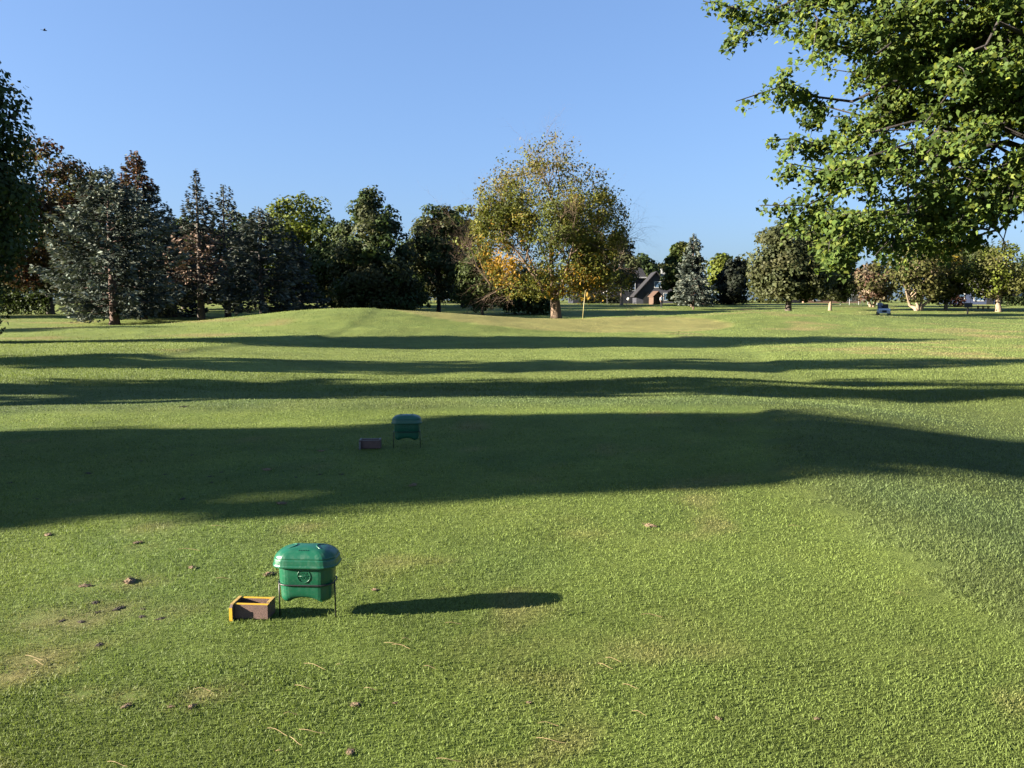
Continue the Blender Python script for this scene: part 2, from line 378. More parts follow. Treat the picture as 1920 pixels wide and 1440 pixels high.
def deciduous(name, label, X, Y, Ht, Wd, zb, pal, seed, profile='round', clumps=90, leaves=110, leaf=0.24, cr=0.13, trunk_r=None, bk='bark', depth=None, bald=0.0, patch=None, lean=0.0, mult=1.2, group=None, droop=0.0, trunk_to=0.72, stems=1, limbs=26):
    rg = np.random.default_rng(seed)
    zg = Zs(X, Y)
    root = thing(name, label, 'tree', (X, Y, zg), 0, group)
    dp = depth or Wd
    t = rg.uniform(0.02, 1, clumps * 2)
    if profile == 'round': Rr = np.sqrt(np.clip(1 - (2 * t - 0.9) ** 2 / 1.21, 0, 1))
    elif profile == 'cone': Rr = (1 - t ** 1.5) * (0.72 + 0.28 * sm(0, 0.15, t))
    elif profile == 'spire': Rr = np.clip(1 - np.clip((t - .12) / .9, 0, 1) ** 1.9, 0, 1) ** .85 * (0.8 + 0.2 * sm(0, .12, t))
    elif profile == 'egg': Rr = np.sqrt(np.clip(1 - ((t - 0.36) / 0.66) ** 2, 0, 1)) * np.where(t < 0.36, 0.75 + 0.25 * t / 0.36, 1)
    elif profile == 'vase': Rr = np.clip(0.30 + 1.0 * t, 0, 1) * np.sqrt(np.clip(1 - ((t - 0.55) / 0.5) ** 2 * (t > 0.55), 0, 1))
    else: Rr = np.ones_like(t)
    keep = rg.uniform(0, 1, len(t)) < (0.25 + 0.75 * Rr); t = t[keep][:clumps]; Rr = Rr[keep][:clumps]
    n = len(t)
    ang = rg.uniform(0, 2 * np.pi, n); rad = rg.uniform(0, 1, n) ** 0.42 * (1 - cr * 1.3)
    wob = 0.82 + 0.36 * vnoise(np.cos(ang) * 1.7 + seed, t * 3.1 + np.sin(ang) * 1.7, seed)
    cx = np.cos(ang) * rad * Rr * wob * Wd / 2 + lean * t * Ht; cy = np.sin(ang) * rad * Rr * wob * dp / 2
    cz = zb + t * (Ht - zb) * (1 - cr * 0.5) - droop * rad ** 2 * Ht
    ccol = pal_pick(pal, n, rg) * rg.uniform(0.8, 1.2, (n, 1))
    if patch is not None:
        for (qx, qz, qr, qc) in patch:
            d = np.hypot(cx - qx, cz - qz); k = (d < qr) & (rg.uniform(0, 1, n) < 0.75); ccol[k] = np.array(qc) * rg.uniform(0.8, 1.2, (k.sum(), 1))
    crad = Wd * cr * rg.uniform(0.65, 1.25, n) * (0.42 + 0.58 * Rr)
    cnt = np.maximum(8, (mult * leaves * (crad / (Wd * cr)) ** 2 * rg.uniform(1 - bald, 1, n))).astype(int)
    k = np.repeat(np.arange(n), cnt)
    d = unit(rg.normal(0, 1, (len(k), 3))); rr = rg.uniform(0.15, 1, len(k)) ** 0.45
    P = np.stack([cx[k], cy[k], cz[k]], 1) + d * (rr * crad[k])[:, None] * np.array([1.1, 1.1, 0.85])
    outw = P - np.array([lean * Ht * .5, 0, (zb + Ht) * .45]); 
    Nn = unit(d) * 0.8 + unit(outw) * 0.5 + np.array([0, 0, 0.25]) + rg.normal(0, 0.55, (len(k), 3))
    V, F = leaf_quads(P, Nn, 1.38 * leaf * rg.uniform(0.7, 1.35, len(k)), leaf * 1.02 * rg.uniform(0.7, 1.3, len(k)), rg)
    col = ccol[k] * rg.uniform(0.72, 1.28, (len(k), 1))
    me = np_mesh('crown', V, [F], np.repeat(col, 4, 0)); me.materials.append(M['leaf'])
    link('crown', me, root)
    tr = trunk_r or Ht * 0.018
    mb = MB(); top = zb + (Ht - zb) * trunk_to
    if stems == 1:
        tp = [(0, 0, -0.25), (0, 0, 0.15), (rg.normal(0, .06), 0, zb * .5 + .2), (lean * zb * .6, rg.normal(0, .08), zb + .3), (lean * Ht * .3 + rg.normal(0, .25), rg.normal(0, .25), (zb + top) / 2), (lean * top + rg.normal(0, .3), rg.normal(0, .3), top)]
        mb.tube(tp, [tr * 1.7, tr * 1.3, tr * 1.02, tr * .95, tr * .55, tr * .15], 9)
    else:
        for s_ in range(stems):
            a_ = (s_ + 0.5) / stems * 2 - 1
            tp = [(a_ * tr * 1.2, rg.normal(0, .1), -.25), (a_ * tr * 2.0, rg.normal(0, .12), .35), (a_ * (tr * 2.2 + zb * .35), rg.normal(0, .3), zb * .75), (a_ * Wd * .2, rg.normal(0, .5), zb * 1.5), (a_ * Wd * .32, rg.normal(0, .8), top)]
            mb.tube(tp, [tr * 1.25, tr, tr * .75, tr * .5, tr * .1], 8)
    order = rg.permutation(n)[:limbs]
    for q in order:
        zt = zb * 0.8 + (cz[q] - zb * 0.8) * rg.uniform(0.25, 0.6); zt = max(zb * .75, min(zt, top * .95))
        fr = np.clip((zt - zb) / max(top - zb, .1), 0, 1)
        ax = lean * zt if stems == 1 else np.sign(cx[q]) * Wd * .12
        mb.tube(limb_path((ax, 0, zt), (cx[q], cy[q], cz[q]), rg, 0.06), [tr * .38 * (1 - .5 * fr), tr * .3 * (1 - .5 * fr), tr * .2, tr * .13, tr * .05], 5, cap=False)
    mb.build('trunk', M[bk], root, smooth=True)
    return root

def conifer(name, label, X, Y, Ht, Wd, zb, pal, tip_pal, seed, power=0.85, blunt=0.0, dens=1.0, bk='bark_red', spray=0.46, gap=0.46, brown=None, trunk_r=None, group=None):
    rg = np.random.default_rng(seed); zg = Zs(X, Y)
    root = thing(name, label, 'tree', (X, Y, zg), 0, group)
    Ps, Ts, Cs, Ls = [], [], [], []; mb = MB(); tr = trunk_r or Ht * 0.022
    mb.tube([(0, 0, -.25), (0, 0, .2), (0, 0, zb + .4), (rg.normal(0, .06), rg.normal(0, .06), Ht * .6), (0, 0, Ht)], [tr * 1.6, tr * 1.2, tr, tr * .5, .02], 9)
    z = zb
    while z < Ht - 0.05:
        t = (z - zb) / (Ht - zb)
        rmax = Wd / 2 * ((1 - t) ** power) if not blunt else Wd / 2 * max(0.0, 1 - t ** (1 + blunt)) ** 0.8
        rmax = max(rmax * (0.72 + 0.28 * min(1, t / 0.12)), 0.12)
        nb = int(rg.integers(6, 9)) if rmax > 0.8 else 5
        a0 = rg.uniform(0, 6.28)
        for b_ in range(nb):
            a = a0 + b_ * 6.283 / nb + rg.normal(0, .2); L = rmax * rg.uniform(0.78, 1.15) * float(0.66 + 0.68 * vnoise(math.cos(a) * 1.3 + seed, math.sin(a) * 1.3 + z * .45, seed)); dx, dy = math.cos(a), math.sin(a)
            dr = (0.20 - 0.55 * t) * L; ns = max(3, int(L / 0.11 * dens))
            s = rg.uniform(0.12, 1.0, ns) ** 0.7
            pz = z - dr * s + 0.10 * L * s ** 3 + rg.normal(0, .05, ns)
            if b_ % 2 == 0 and rmax > 0.6:
                mb.tube([(0, 0, z), (dx * L * .5, dy * L * .5, z - dr * .5), (dx * L * .92, dy * L * .92, z - dr * .92 + .07 * L)], [.045, .03, .008], 4, cap=False)
            for rep in range(3):
                side = rg.choice([-1, 1], ns) * rg.uniform(0.1, 1.1, ns)
                off = rg.uniform(0, .22, ns) * L * (0.35 + 0.65 * (1 - s))
                px = dx * L * s - dy * off * np.sign(side); py = dy * L * s + dx * off * np.sign(side)
                tx = dx * np.cos(side) - dy * np.sin(side); ty = dx * np.sin(side) + dy * np.cos(side)
                Ps.append(np.stack([px, py, pz + rg.normal(0, .13, ns)], 1)); Ts.append(np.stack([tx, ty, rg.normal(-0.15, .38, ns)], 1))
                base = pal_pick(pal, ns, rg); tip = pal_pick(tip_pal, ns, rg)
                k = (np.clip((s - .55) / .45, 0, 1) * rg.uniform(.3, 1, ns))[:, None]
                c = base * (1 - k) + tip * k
                if brown is not None:
                    bz0, bz1, bc = brown
                    kk = ((pz > bz0) & (pz < bz1) & (rg.uniform(0, 1, ns) < 0.7))[:, None]; c = np.where(kk, np.array(bc), c)
                Cs.append(c * rg.uniform(.7, 1.3, (ns, 1))); Ls.append(np.full(ns, spray) * rg.uniform(.6, 1.2, ns) * (0.55 + 0.45 * min(1, rmax / 1.5)))
        z += gap * rg.uniform(.75, 1.25) * (0.7 if rmax < 1 else 1)
    P = np.concatenate(Ps); T = unit(np.concatenate(Ts)); Cc = np.concatenate(Cs); L = np.concatenate(Ls)
    Nn = unit(np.cross(T, rg.normal(0, 1, T.shape)) + np.array([0, 0, .35]))
    V, F = leaf_quads(P, Nn, L, L * .36, rg, T)
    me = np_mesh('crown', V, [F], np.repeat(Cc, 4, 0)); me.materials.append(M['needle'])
    link('crown', me, root)
    mb.build('trunk', M[bk], root, smooth=True)
    return root

# palettes (weight, linear base colour)
G_DARK = [(3, (.056, .086, .030)), (2, (.070, .102, .033)), (1, (.090, .110, .040))]
G_MID = [(3, (.060, .088, .024)), (2, (.078, .105, .028)), (1, (.100, .110, .030))]
G_YEL = [(3, (.115, .145, .020)), (2, (.140, .165, .026)), (1, (.085, .110, .020))]
G_GREY = [(3, (.080, .090, .036)), (2, (.064, .078, .032)), (1, (.098, .100, .042))]
G_OLIVE = [(3, (.100, .105, .030)), (2, (.130, .120, .040)), (1, (.075, .085, .025))]
RED = [(3, (.085, .055, .028)), (4, (.062, .070, .026)), (1, (.125, .045, .024)), (1, (.13, .080, .03))]
LOCUST = [(5, (.150, .158, .028)), (3, (.180, .168, .028)), (1, (.215, .160, .028)), (3, (.110, .130, .026))]
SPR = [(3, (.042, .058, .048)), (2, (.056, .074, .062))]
SPR_T = [(3, (.25, .285, .235)), (2, (.30, .31, .23)), (1, (.19, .25, .22))]  # pale tip growth, lightened further to paint sunlit tips
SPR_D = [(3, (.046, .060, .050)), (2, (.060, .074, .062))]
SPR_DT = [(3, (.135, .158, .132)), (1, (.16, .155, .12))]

def dec(name, label, px, Y, top, w, bot, pal, seed, **k):
    X = wx(px, Y); zg = Zs(X, Y); s = Y / FPX
    return deciduous(name, label, X, Y, wz(top, Y) - zg, w * s, max(0.4, wz(bot, Y) - zg), pal, seed, **k)
def con(name, label, px, Y, top, w, bot, pal, tip, seed, **k):
    X = wx(px, Y); zg = Zs(X, Y); s = Y / FPX
    return conifer(name, label, X, Y, wz(top, Y) - zg, w * s, max(0.3, wz(bot, Y) - zg), pal, tip, seed, **k)

# --- left side
dec('broadleaf_tree', 'tall dark green tree cut off by the left edge of the photo', -170, 31.5, -15, 490, 655, G_DARK + G_MID[:1], 1, clumps=340, leaves=120, leaf=.16, cr=.105, mult=1.9, profile='egg', patch=[(4.2, 3.6, 1.2, (.14, .15, .02))])  # yellowish crown patch paints in a few sunlit bits
dec('red_maple', 'dark maple turning red behind the leftmost green tree', 95, 88, 252, 250, 545, RED, 2, clumps=120, leaves=120, leaf=.30, cr=.13, profile='egg')
dec('red_maple', 'lower reddish maple between the dark maple and the blue spruce', 178, 94, 300, 150, 550, RED + G_DARK, 3, clumps=90, leaves=110, leaf=.32, cr=.14, profile='round')
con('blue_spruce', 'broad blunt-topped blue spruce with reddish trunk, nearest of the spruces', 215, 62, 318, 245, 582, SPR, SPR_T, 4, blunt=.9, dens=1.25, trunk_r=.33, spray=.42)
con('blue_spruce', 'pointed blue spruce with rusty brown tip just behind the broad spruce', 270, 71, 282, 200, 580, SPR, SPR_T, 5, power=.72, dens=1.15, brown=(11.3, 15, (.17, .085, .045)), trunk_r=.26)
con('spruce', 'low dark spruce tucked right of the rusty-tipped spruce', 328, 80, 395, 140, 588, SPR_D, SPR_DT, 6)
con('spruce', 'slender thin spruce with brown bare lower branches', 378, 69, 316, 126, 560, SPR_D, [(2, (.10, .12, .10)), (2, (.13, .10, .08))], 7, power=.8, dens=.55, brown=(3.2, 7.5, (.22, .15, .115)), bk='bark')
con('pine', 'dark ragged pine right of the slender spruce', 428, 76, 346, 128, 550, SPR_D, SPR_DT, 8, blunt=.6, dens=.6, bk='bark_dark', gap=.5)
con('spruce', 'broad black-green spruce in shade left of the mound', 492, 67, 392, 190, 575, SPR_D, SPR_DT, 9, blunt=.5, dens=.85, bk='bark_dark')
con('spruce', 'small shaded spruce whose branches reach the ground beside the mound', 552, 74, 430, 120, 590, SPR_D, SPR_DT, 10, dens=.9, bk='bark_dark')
dec('broadleaf_tree', 'bright yellow-green tree rising behind the shaded spruces', 565, 112, 350, 175, 545, G_YEL, 11, clumps=110, leaves=100, leaf=.34, cr=.14, profile='round', limbs=40)
dec('linden_tree', 'large dense dark pyramid-shaped tree behind the mound', 700, 86, 340, 196, 588, G_DARK + G_GREY, 12, clumps=230, leaves=120, leaf=.27, cr=.11, profile='spire', trunk_to=.85)
dec('broadleaf_tree', 'grey-green rounded tree between the dark pyramid tree and the golden tree', 822, 92, 376, 130, 560, G_GREY + G_DARK, 13, clumps=100, leaves=120, leaf=.28, cr=.15, profile='egg', bk='bark_dark')
dec('broadleaf_tree', 'green tree with a yellowing flank close left of the golden tree', 868, 112, 374, 115, 560, G_MID + G_YEL, 14, clumps=100, leaves=110, leaf=.34, cr=.15, patch=[(-1, 7, 1.5, (.24, .16, .02))])
dec('small_tree', 'low leafy green tree under the left side of the golden tree', 905, 84, 470, 120, 575, G_MID, 15, clumps=70, leaves=110, leaf=.25, cr=.16)
dec('small_tree', 'low dark green tree behind the trunk of the golden tree', 990, 90, 500, 130, 588, G_DARK, 16, clumps=70, leaves=110, leaf=.26, cr=.16)

dec('broadleaf_tree', 'dark rounded tree filling the gap behind the slender spruce', 345, 104, 395, 130, 570, G_DARK, 41, clumps=80, leaves=100, leaf=.34, cr=.15)
dec('broadleaf_tree', 'dark rounded tree behind the ragged pine', 452, 106, 388, 130, 570, G_DARK, 42, clumps=80, leaves=100, leaf=.34, cr=.15)
dec('broadleaf_tree', 'dark green tree between the yellow-green tree and the pyramid tree', 625, 100, 392, 90, 575, G_DARK + G_MID, 43, clumps=70, leaves=100, leaf=.32, cr=.16)
dec('broadleaf_tree', 'low dark tree between the pyramid tree and the grey-green tree', 772, 104, 440, 90, 575, G_DARK, 44, clumps=60, leaves=100, leaf=.34, cr=.17)

# --- the golden locust in the middle: open crown with visible limbs
def locust(label, px, Y, seed):
    X = wx(px, Y); zg = Zs(X, Y); rg = np.random.default_rng(seed)
    root = thing('honey_locust', label, 'tree', (X, Y, zg)); s = Y / FPX
    mb = MB(); P = []; Cc = []; H = wz(258, Y) - zg; W = 284 * s
    fork = (wz(560, Y) - zg)
    mb.tube([(0, 0, -.3), (0, 0, .25), (-.05, 0, fork * .6), (-.12, 0, fork)], [.62, .46, .40, .38], 12)
    tips = []
    def branch(p, d, L, r, lev):
        p = np.array(p, float); d = np.array(d, float); d /= np.linalg.norm(d); n = 5; pts = [tuple(p)]; q = p.copy()
        for i in range(n):
            d = d + rg.normal(0, .13, 3) + np.array([0, 0, .06 if lev < 2 else -.02]); d /= np.linalg.norm(d); q = q + d * L / n; pts.append(tuple(q))
        mb.tube(pts, [r * (1 - .75 * i / n) for i in range(n + 1)], 6 if lev < 2 else 4, cap=False)
        if lev >= 1: tips.append((pts, lev))
        if lev < 4:
            m = [7, 6, 5, 4][lev]
            for j in range(m):
                k = rg.integers(1, n + 1) if j else n; a = np.array(pts[k]); t = np.array(pts[k]) - np.array(pts[k - 1]); t /= np.linalg.norm(t)
                o = rg.normal(0, 1, 3); o -= t * o.dot(t); o /= np.linalg.norm(o)
                branch(a, t * .75 + o * rg.uniform(.4, .85), L * rg.uniform(.45, .68), r * .45 * (1.1 - .1 * k), lev + 1)
    for d, L, r in (((-.15, 0, 1), .50, .24), ((.4, .2, .8), .44, .2), ((-.65, -.2, .65), .46, .19), ((.62, -.3, .55), .38, .17), ((-.35, .6, .7), .42, .17), ((.1, -.65, .7), .42, .17), ((-.9, .1, .32), .40, .14), ((.8, .3, .33), .30, .13)):
        branch((-.12, 0, fork * rg.uniform(.9, 1.05)), d, L * H, r, 0)
    A = np.array([p for pts, lev in tips for p in pts[1:]])
    ex = ((A[:, 0] + .6) / (W / 2)) ** 2 + (A[:, 1] / (W / 2)) ** 2 + ((A[:, 2] - H * .52) / (H * .5)) ** 2
    A = A[(ex < 1.0) & (A[:, 2] > 1.3)]
    A = A[rg.permutation(len(A))[:6200]]
    lo = unit(rg.normal(0, 1, (520, 3))) * np.array([5.2, 4.5, 2.2]) * (rg.uniform(0, 1, (520, 1)) ** .4) + np.array([.9, -.3, 3.0]); A = np.concatenate([A, lo[lo[:, 2] > 1.7]])
    m = 12; k = np.repeat(np.arange(len(A)), m); hh = A[k, 2] / H
    keep = rg.uniform(0, 1, len(k)) < np.clip(1.3 - hh * 1.2, .13, 1)
    k = k[keep]; Pn = A[k] + rg.normal(0, .26, (len(k), 3)) * np.array([1, 1, .8])
    zone = vnoise(A[:, 0] * .55 + 3, A[:, 2] * .55 + A[:, 1] * .3, seed); c = pal_pick(LOCUST, len(A), rg)
    gold = np.exp(-((A[:, 0] + 4.2) / 1.7) ** 2 - ((A[:, 2] - 4.6) / 1.5) ** 2) + .45 * np.exp(-((A[:, 0] - 1.6) / 2.2) ** 2 - ((A[:, 2] - 2.6) / 1.6) ** 2)
    gk = rg.uniform(0, 1, len(A)) < gold; c[gk] = np.array([.33, .19, .02])
    grn = (zone < .42) & ~gk; c[grn] = np.array([.100, .118, .024])
    brn = (A[:, 2] > H * .72) & (rg.uniform(0, 1, len(A)) < .6); c[brn] = np.array([.185, .150, .042])
    V, F = leaf_quads(Pn, rg.normal(0, 1, (len(k), 3)) + np.array([-.3, -.2, .5]), .25 * rg.uniform(.6, 1.3, len(k)), .13 * rg.uniform(.6, 1.3, len(k)), rg)
    me = np_mesh('crown', V, [F], np.repeat(c[k] * rg.uniform(.7, 1.3, (len(k), 1)), 4, 0)); me.materials.append(M['leaf']); link('crown', me, root)
    mb.build('trunk', M['bark_tan'], root, smooth=True)
    return root
locust('big open-crowned golden locust tree standing behind the flagstick', 1043, 66, 23)

# --- centre right and right
dec('bare_tree', 'thin grey half-bare tree right behind the golden tree', 1165, 120, 432, 70, 545, G_GREY, 24, clumps=60, leaves=60, leaf=.30, cr=.16, bk='bark_pale', limbs=50)
dec('broadleaf_tree', 'dark green tree behind the dark house', 1200, 165, 470, 80, 555, G_DARK, 25, clumps=60, leaves=110, leaf=.5, cr=.17)
dec('broadleaf_tree', 'small orange-tinted tree in the gap right of the gabled house', 1245, 190, 492, 70, 550, G_OLIVE + RED, 26, clumps=50, leaves=90, leaf=.55, cr=.17)
dec('broadleaf_tree', 'green rounded tree left of the blue spruce by the gabled house', 1275, 122, 446, 72, 560, G_MID, 27, clumps=80, leaves=110, leaf=.36, cr=.16, profile='egg')
con('blue_spruce', 'silvery blue spruce standing right of the gabled house', 1298, 112, 438, 86, 562, SPR, SPR_T, 28, power=.8, spray=.6, gap=.5)
con('spruce', 'low wide blue-green spruce with skirt on the lawn by the house', 1300, 104, 520, 110, 566, SPR_D, SPR_T, 29, power=.6, spray=.5)
dec('broadleaf_tree', 'yellow-green tree peeking over the right shoulder of the silvery spruce', 1350, 150, 470, 60, 545, G_YEL, 30, clumps=50, leaves=90, leaf=.45, cr=.18)
dec('broadleaf_tree', 'very dark tree filling the gap left of the round grey-green tree', 1374, 122, 478, 68, 566, [(1, (.028, .035, .022))], 31, clumps=70, leaves=120, leaf=.38, cr=.17)
dec('oak_tree', 'dense round grey-green tree with low branches right of the fairway', 1478, 82, 410, 176, 558, G_GREY, 32, clumps=170, leaves=135, leaf=.25, cr=.12, profile='egg', bk='bark', trunk_r=.30)
dec('broadleaf_tree', 'smaller grey-green tree with pale trunk right of the round tree', 1556, 100, 436, 104, 560, G_GREY + G_MID, 33, clumps=90, leaves=110, leaf=.29, cr=.15, bk='bark_pale')
dec('bare_tree', 'brownish thin-leaved tree with forked trunk behind the white cart', 1635, 112, 490, 92, 560, [(2, (.13, .105, .06)), (1, (.09, .09, .03)), (1, (.15, .09, .06))], 34, clumps=60, leaves=70, leaf=.3, cr=.16, bk='bark_pale', stems=2, trunk_r=.22, limbs=40)
dec('broadleaf_tree', 'spreading tree with several pale trunks beside the white cart', 1722, 98, 448, 160, 568, G_OLIVE, 35, clumps=100, leaves=80, leaf=.25, cr=.14, bk='bark_pale', stems=4, trunk_r=.25, limbs=60, bald=.5, profile='vase')
dec('broadleaf_tree', 'yellow-topped tree with a pale trunk right of the many-trunked tree', 1773, 103, 440, 86, 568, G_OLIVE + G_YEL, 36, clumps=80, leaves=100, leaf=.27, cr=.16, bk='bark_pale', trunk_r=.2, patch=[(0, 7.5, 1.6, (.26, .19, .02))])
dec('broadleaf_tree', 'dark green tree behind the blue house on the right', 1815, 135, 446, 100, 556, G_DARK + G_MID, 37, clumps=80, leaves=110, leaf=.4, cr=.16)
dec('broadleaf_tree', 'light green tree with thick pale trunk near the right edge', 1872, 97, 448, 130, 560, G_OLIVE + G_YEL, 38, clumps=100, leaves=85, leaf=.24, cr=.15, bk='bark_pale', trunk_r=.28, bald=.4)
dec('broadleaf_tree', 'green tree cut off by the right edge of the photo', 1960, 100, 450, 120, 560, G_MID, 39, clumps=80, leaves=110, leaf=.28, cr=.15)

# --- trees left of the frame, whose long shadows cross the turf
OFF = 'trees standing left of the photo that throw the long shadows'
def off(label, tipx, tipy, Ht, Wd, kind, seed, zb=2.0, thin=1.0, **k):
    D = Ht / math.tan(R(SUN_EL)); X = tipx - D * math.cos(R(SUN_AZ)); Y = tipy - D * math.sin(R(SUN_AZ))
    if kind == 'c': conifer('spruce', label, X, Y, Ht, Wd, .8, SPR_D, SPR_DT, seed, dens=.55, spray=.8, gap=.5, group=OFF, **k)
    else: deciduous('broadleaf_tree', label, X, Y, Ht, Wd, zb, G_DARK, seed, clumps=110, leaves=75, leaf=.42, cr=.14, group=OFF, limbs=12, mult=1.1 * thin, **k)
off('broad tree beyond the left edge casting the wide nearest shadow on the tee', 11.5, 10.8, 10.5, 5.5, 'd', 101, profile='egg', zb=1.2)
off('tree beyond the left edge casting the streaky second shadow band', 26, 20.7, 15.5, 4.8, 'd', 102, profile='egg', thin=.28)
off('spruce beyond the left edge casting the narrow third shadow band', 34, 28.4, 19, 6.0, 'c', 103)
off('tree beyond the left edge casting the short dark patch at the left below the spruces', -16, 45.0, 20, 11, 'd', 105, profile='egg')
off('tree beyond the left edge shading the reddish maples', -20, 86, 20, 16, 'd', 106, profile='egg')
off('tree beyond the left edge shading the foot of the spruces behind the mound', 8, 85, 18, 11, 'd', 107, profile='egg')
off('tree beyond the left edge shading the foot of the dark pyramid tree', 12, 90, 20, 13, 'd', 109, profile='egg')

# ------------------------------------------------------------------ near maple reaching in from the right
LEAF6 = np.array([(0, -.5), (.46, -.16), (.24, .16), (0, .62), (-.24, .16), (-.46, -.16)])
def maple_leaves(P, N, T, S):
    n = len(P); N = unit(N); T = unit(T - N * np.sum(T * N, 1, keepdims=True)); B = np.cross(N, T)
    u = LEAF6[None, :, 0:1]; v = LEAF6[None, :, 1:2]
    V = P[:, None] + S[:, None, None] * (B[:, None] * u + T[:, None] * v - N[:, None] * (np.abs(u) * .35 + v * v * .25))
    return V.reshape(-1, 3), np.arange(n * 6).reshape(n, 6)
def maple():
    rg = np.random.default_rng(55); TX, TY = 11.6, 15.2; zg = Zs(TX, TY)
    root = thing('maple_tree', 'big leafy green maple whose branches hang in from the upper right', 'tree', (TX, TY, zg))
    O = np.array([TX, TY, zg]); mb = MB(); P = []; T = []; S = []; Br = []
    mb.tube([(0, 0, -.3), (0, 0, .3), (.05, 0, 2.2), (.2, .1, 5), (.1, 0, 8.5), (0, 0, 12)], [.55, .42, .36, .30, .18, .04], 12)
    def pt(px, py, Y): z = wz(py, Y); return np.array([wx(px, Y, z), Y, z]) - O
    main = [(1318, 2, 14.6), (1356, 80, 15.2), (1380, 190, 14.2), (1440, 262, 14.8), (1500, 215, 16.5), (1474, 306, 13.8), (1424, 385, 14.0), (1540, 414, 15.2), (1560, 490, 14.4), (1600, 455, 16.0),
            (1640, 480, 13.6), (1695, 488, 15.0), (1740, 430, 14.2), (1786, 410, 13.6), (1835, 362, 14.5), (1480, 60, 13.4), (1420, 10, 16.6), (1545, 335, 13.4), (1600, 250, 14), (1560, 130, 16.5), (1650, 400, 16.4), (1510, 390, 16.2), (1880, 310, 13.2), (1885, 20, 13.0), (1905, 190, 13.2), (1500, -30, 14), (1620, 60, 13.2), (1570, 450, 13.0)]
    tips = [pt(*m) for m in main]
    for k in range(32): qx = rg.uniform(1530, 1930); tips.append(pt(qx, rg.uniform(-90, 330 - max(0, qx - 1680) * .55), rg.uniform(12.4, 18)))
    def curve(a, b, n, arc, wig):
        L = np.linalg.norm(b - a); w = np.cumsum(rg.normal(0, wig * L / n, (n, 3)), 0); w -= np.linspace(0, 1, n)[:, None] * w[-1]; w -= (1 - np.linspace(0, 1, n))[:, None] * w[0]
        t = np.linspace(0, 1, n)[:, None]; q = a + (b - a) * t + w; q[:, 2] += np.sin(t[:, 0] * math.pi) ** 1.0 * L * arc; return q
    for tip in tips:
        z0 = np.clip(tip[2] * .55 + rg.uniform(1.4, 2.8), 4.4, 9); st = np.array([.1, 0, z0]); n = 12; pts = curve(st, tip, n, rg.uniform(.05, .16), .55)
        mb.tube(pts, [.085 * (1 - .94 * (i / (n - 1)) ** .7) + .003 for i in range(n)], 6, cap=False); L = np.linalg.norm(tip - st)
        for j in range(11):
            t = .34 + .65 * rg.uniform(0, 1) ** .75 if j else 1.0; f = t * (n - 1); i = min(int(f), n - 2); a = pts[i] + (pts[i + 1] - pts[i]) * (f - i); d = unit((pts[i + 1] - pts[i])[None])[0]
            o = rg.normal(0, 1, 3); o[2] = o[2] * .8 - .25; o -= d * o.dot(d) * .8; o /= np.linalg.norm(o); bl = rg.uniform(.5, 1.25) * (1.35 - .85 * t)
            if j == 0: e = a; sec = pts[-4:]
            else: e = a + (d * .55 + o * .75) * bl; e[2] -= bl * .08; sec = curve(a, e, 5, .08, .5); mb.tube(sec, [.016, .013, .01, .007, .003], 4, cap=False)
            br = rg.uniform(.8, 1.2)
            for q in range(int(rg.integers(6, 9)) + (9 if j == 0 else 0)):
                g = rg.uniform(.15, 1.0) * (len(sec) - 1); i2 = min(int(g), len(sec) - 2); c0 = sec[i2] + (sec[i2 + 1] - sec[i2]) * (g - i2); tw = rg.normal(0, 1, 3); tw[2] = tw[2] * .6 - .35; tw = tw / np.linalg.norm(tw) * rg.uniform(.12, .34)
                m = int(rg.integers(11, 17)); u = rg.uniform(.2, 1.15, m)[:, None]
                P.append(c0 + tw * u + rg.normal(0, .06, (m, 3)) - np.array([0, 0, .04])); T.append(rg.normal(0, .45, (m, 3)) + np.array([0, 0, -.9]) + tw); S.append(rg.uniform(.062, .112, m)); Br.append(np.full(m, br * rg.uniform(.85, 1.15)))
    P = np.concatenate(P); T = np.concatenate(T); S = np.concatenate(S); Br = np.concatenate(Br)
    skirt = P[:, 2] + zg > 2.0 + np.maximum(0, P[:, 0] + TX - 7.5) * .66 + rg.normal(0, .12, len(P)); P = P[skirt]; T = T[skirt]; S = S[skirt]; Br = Br[skirt]     # lifted lower edge of the crown
    N = rg.normal(0, .6, P.shape) + np.array([-.5, -.4, .5])
    c = pal_pick([(5, (.100, .158, .034)), (3, (.130, .185, .038)), (2, (.180, .220, .040)), (2, (.062, .105, .028))], len(P), rg) * (Br * rg.uniform(.75, 1.25, len(P)))[:, None]
    V, F = maple_leaves(P, N, T, S)
    # the rest of the crown, above and right of what the photo shows
    n = 420; d = unit(rg.normal(0, 1, (n, 3))); cc = np.array([.3, 0, 7.6]) + d * (rg.uniform(.25, 1, (n, 1)) ** .5) * np.array([8.0, 7.0, 5.6])
    w = cc + O; dep = w[:, 1] * math.cos(R(PITCH)) + (EYE - w[:, 2]) * math.sin(R(PITCH)); pxx = 960 + FPX * w[:, 0] / dep
    pyy = 720 + FPX * np.tan(np.arctan2(EYE - w[:, 2], w[:, 1]) - R(PITCH))
    cc = cc[((pxx > 2010) | (pyy < -90)) & (cc[:, 2] > 4.6)]
    k = np.repeat(np.arange(len(cc)), 75); P2 = cc[k] + rg.normal(0, .48, (len(k), 3))
    V2, F2 = leaf_quads(P2, rg.normal(0, .7, P2.shape) + np.array([-.3, -.3, .6]), .17, .13, rg)
    c2 = pal_pick([(1, (.06, .1, .022)), (1, (.085, .125, .024))], len(k), rg)
    me = np_mesh('crown', np.concatenate([V, V2]), [F, F2 + len(V)], np.concatenate([np.repeat(c, 6, 0), np.repeat(c2, 4, 0)])); me.materials.append(M['maple']); link('crown', me, root)
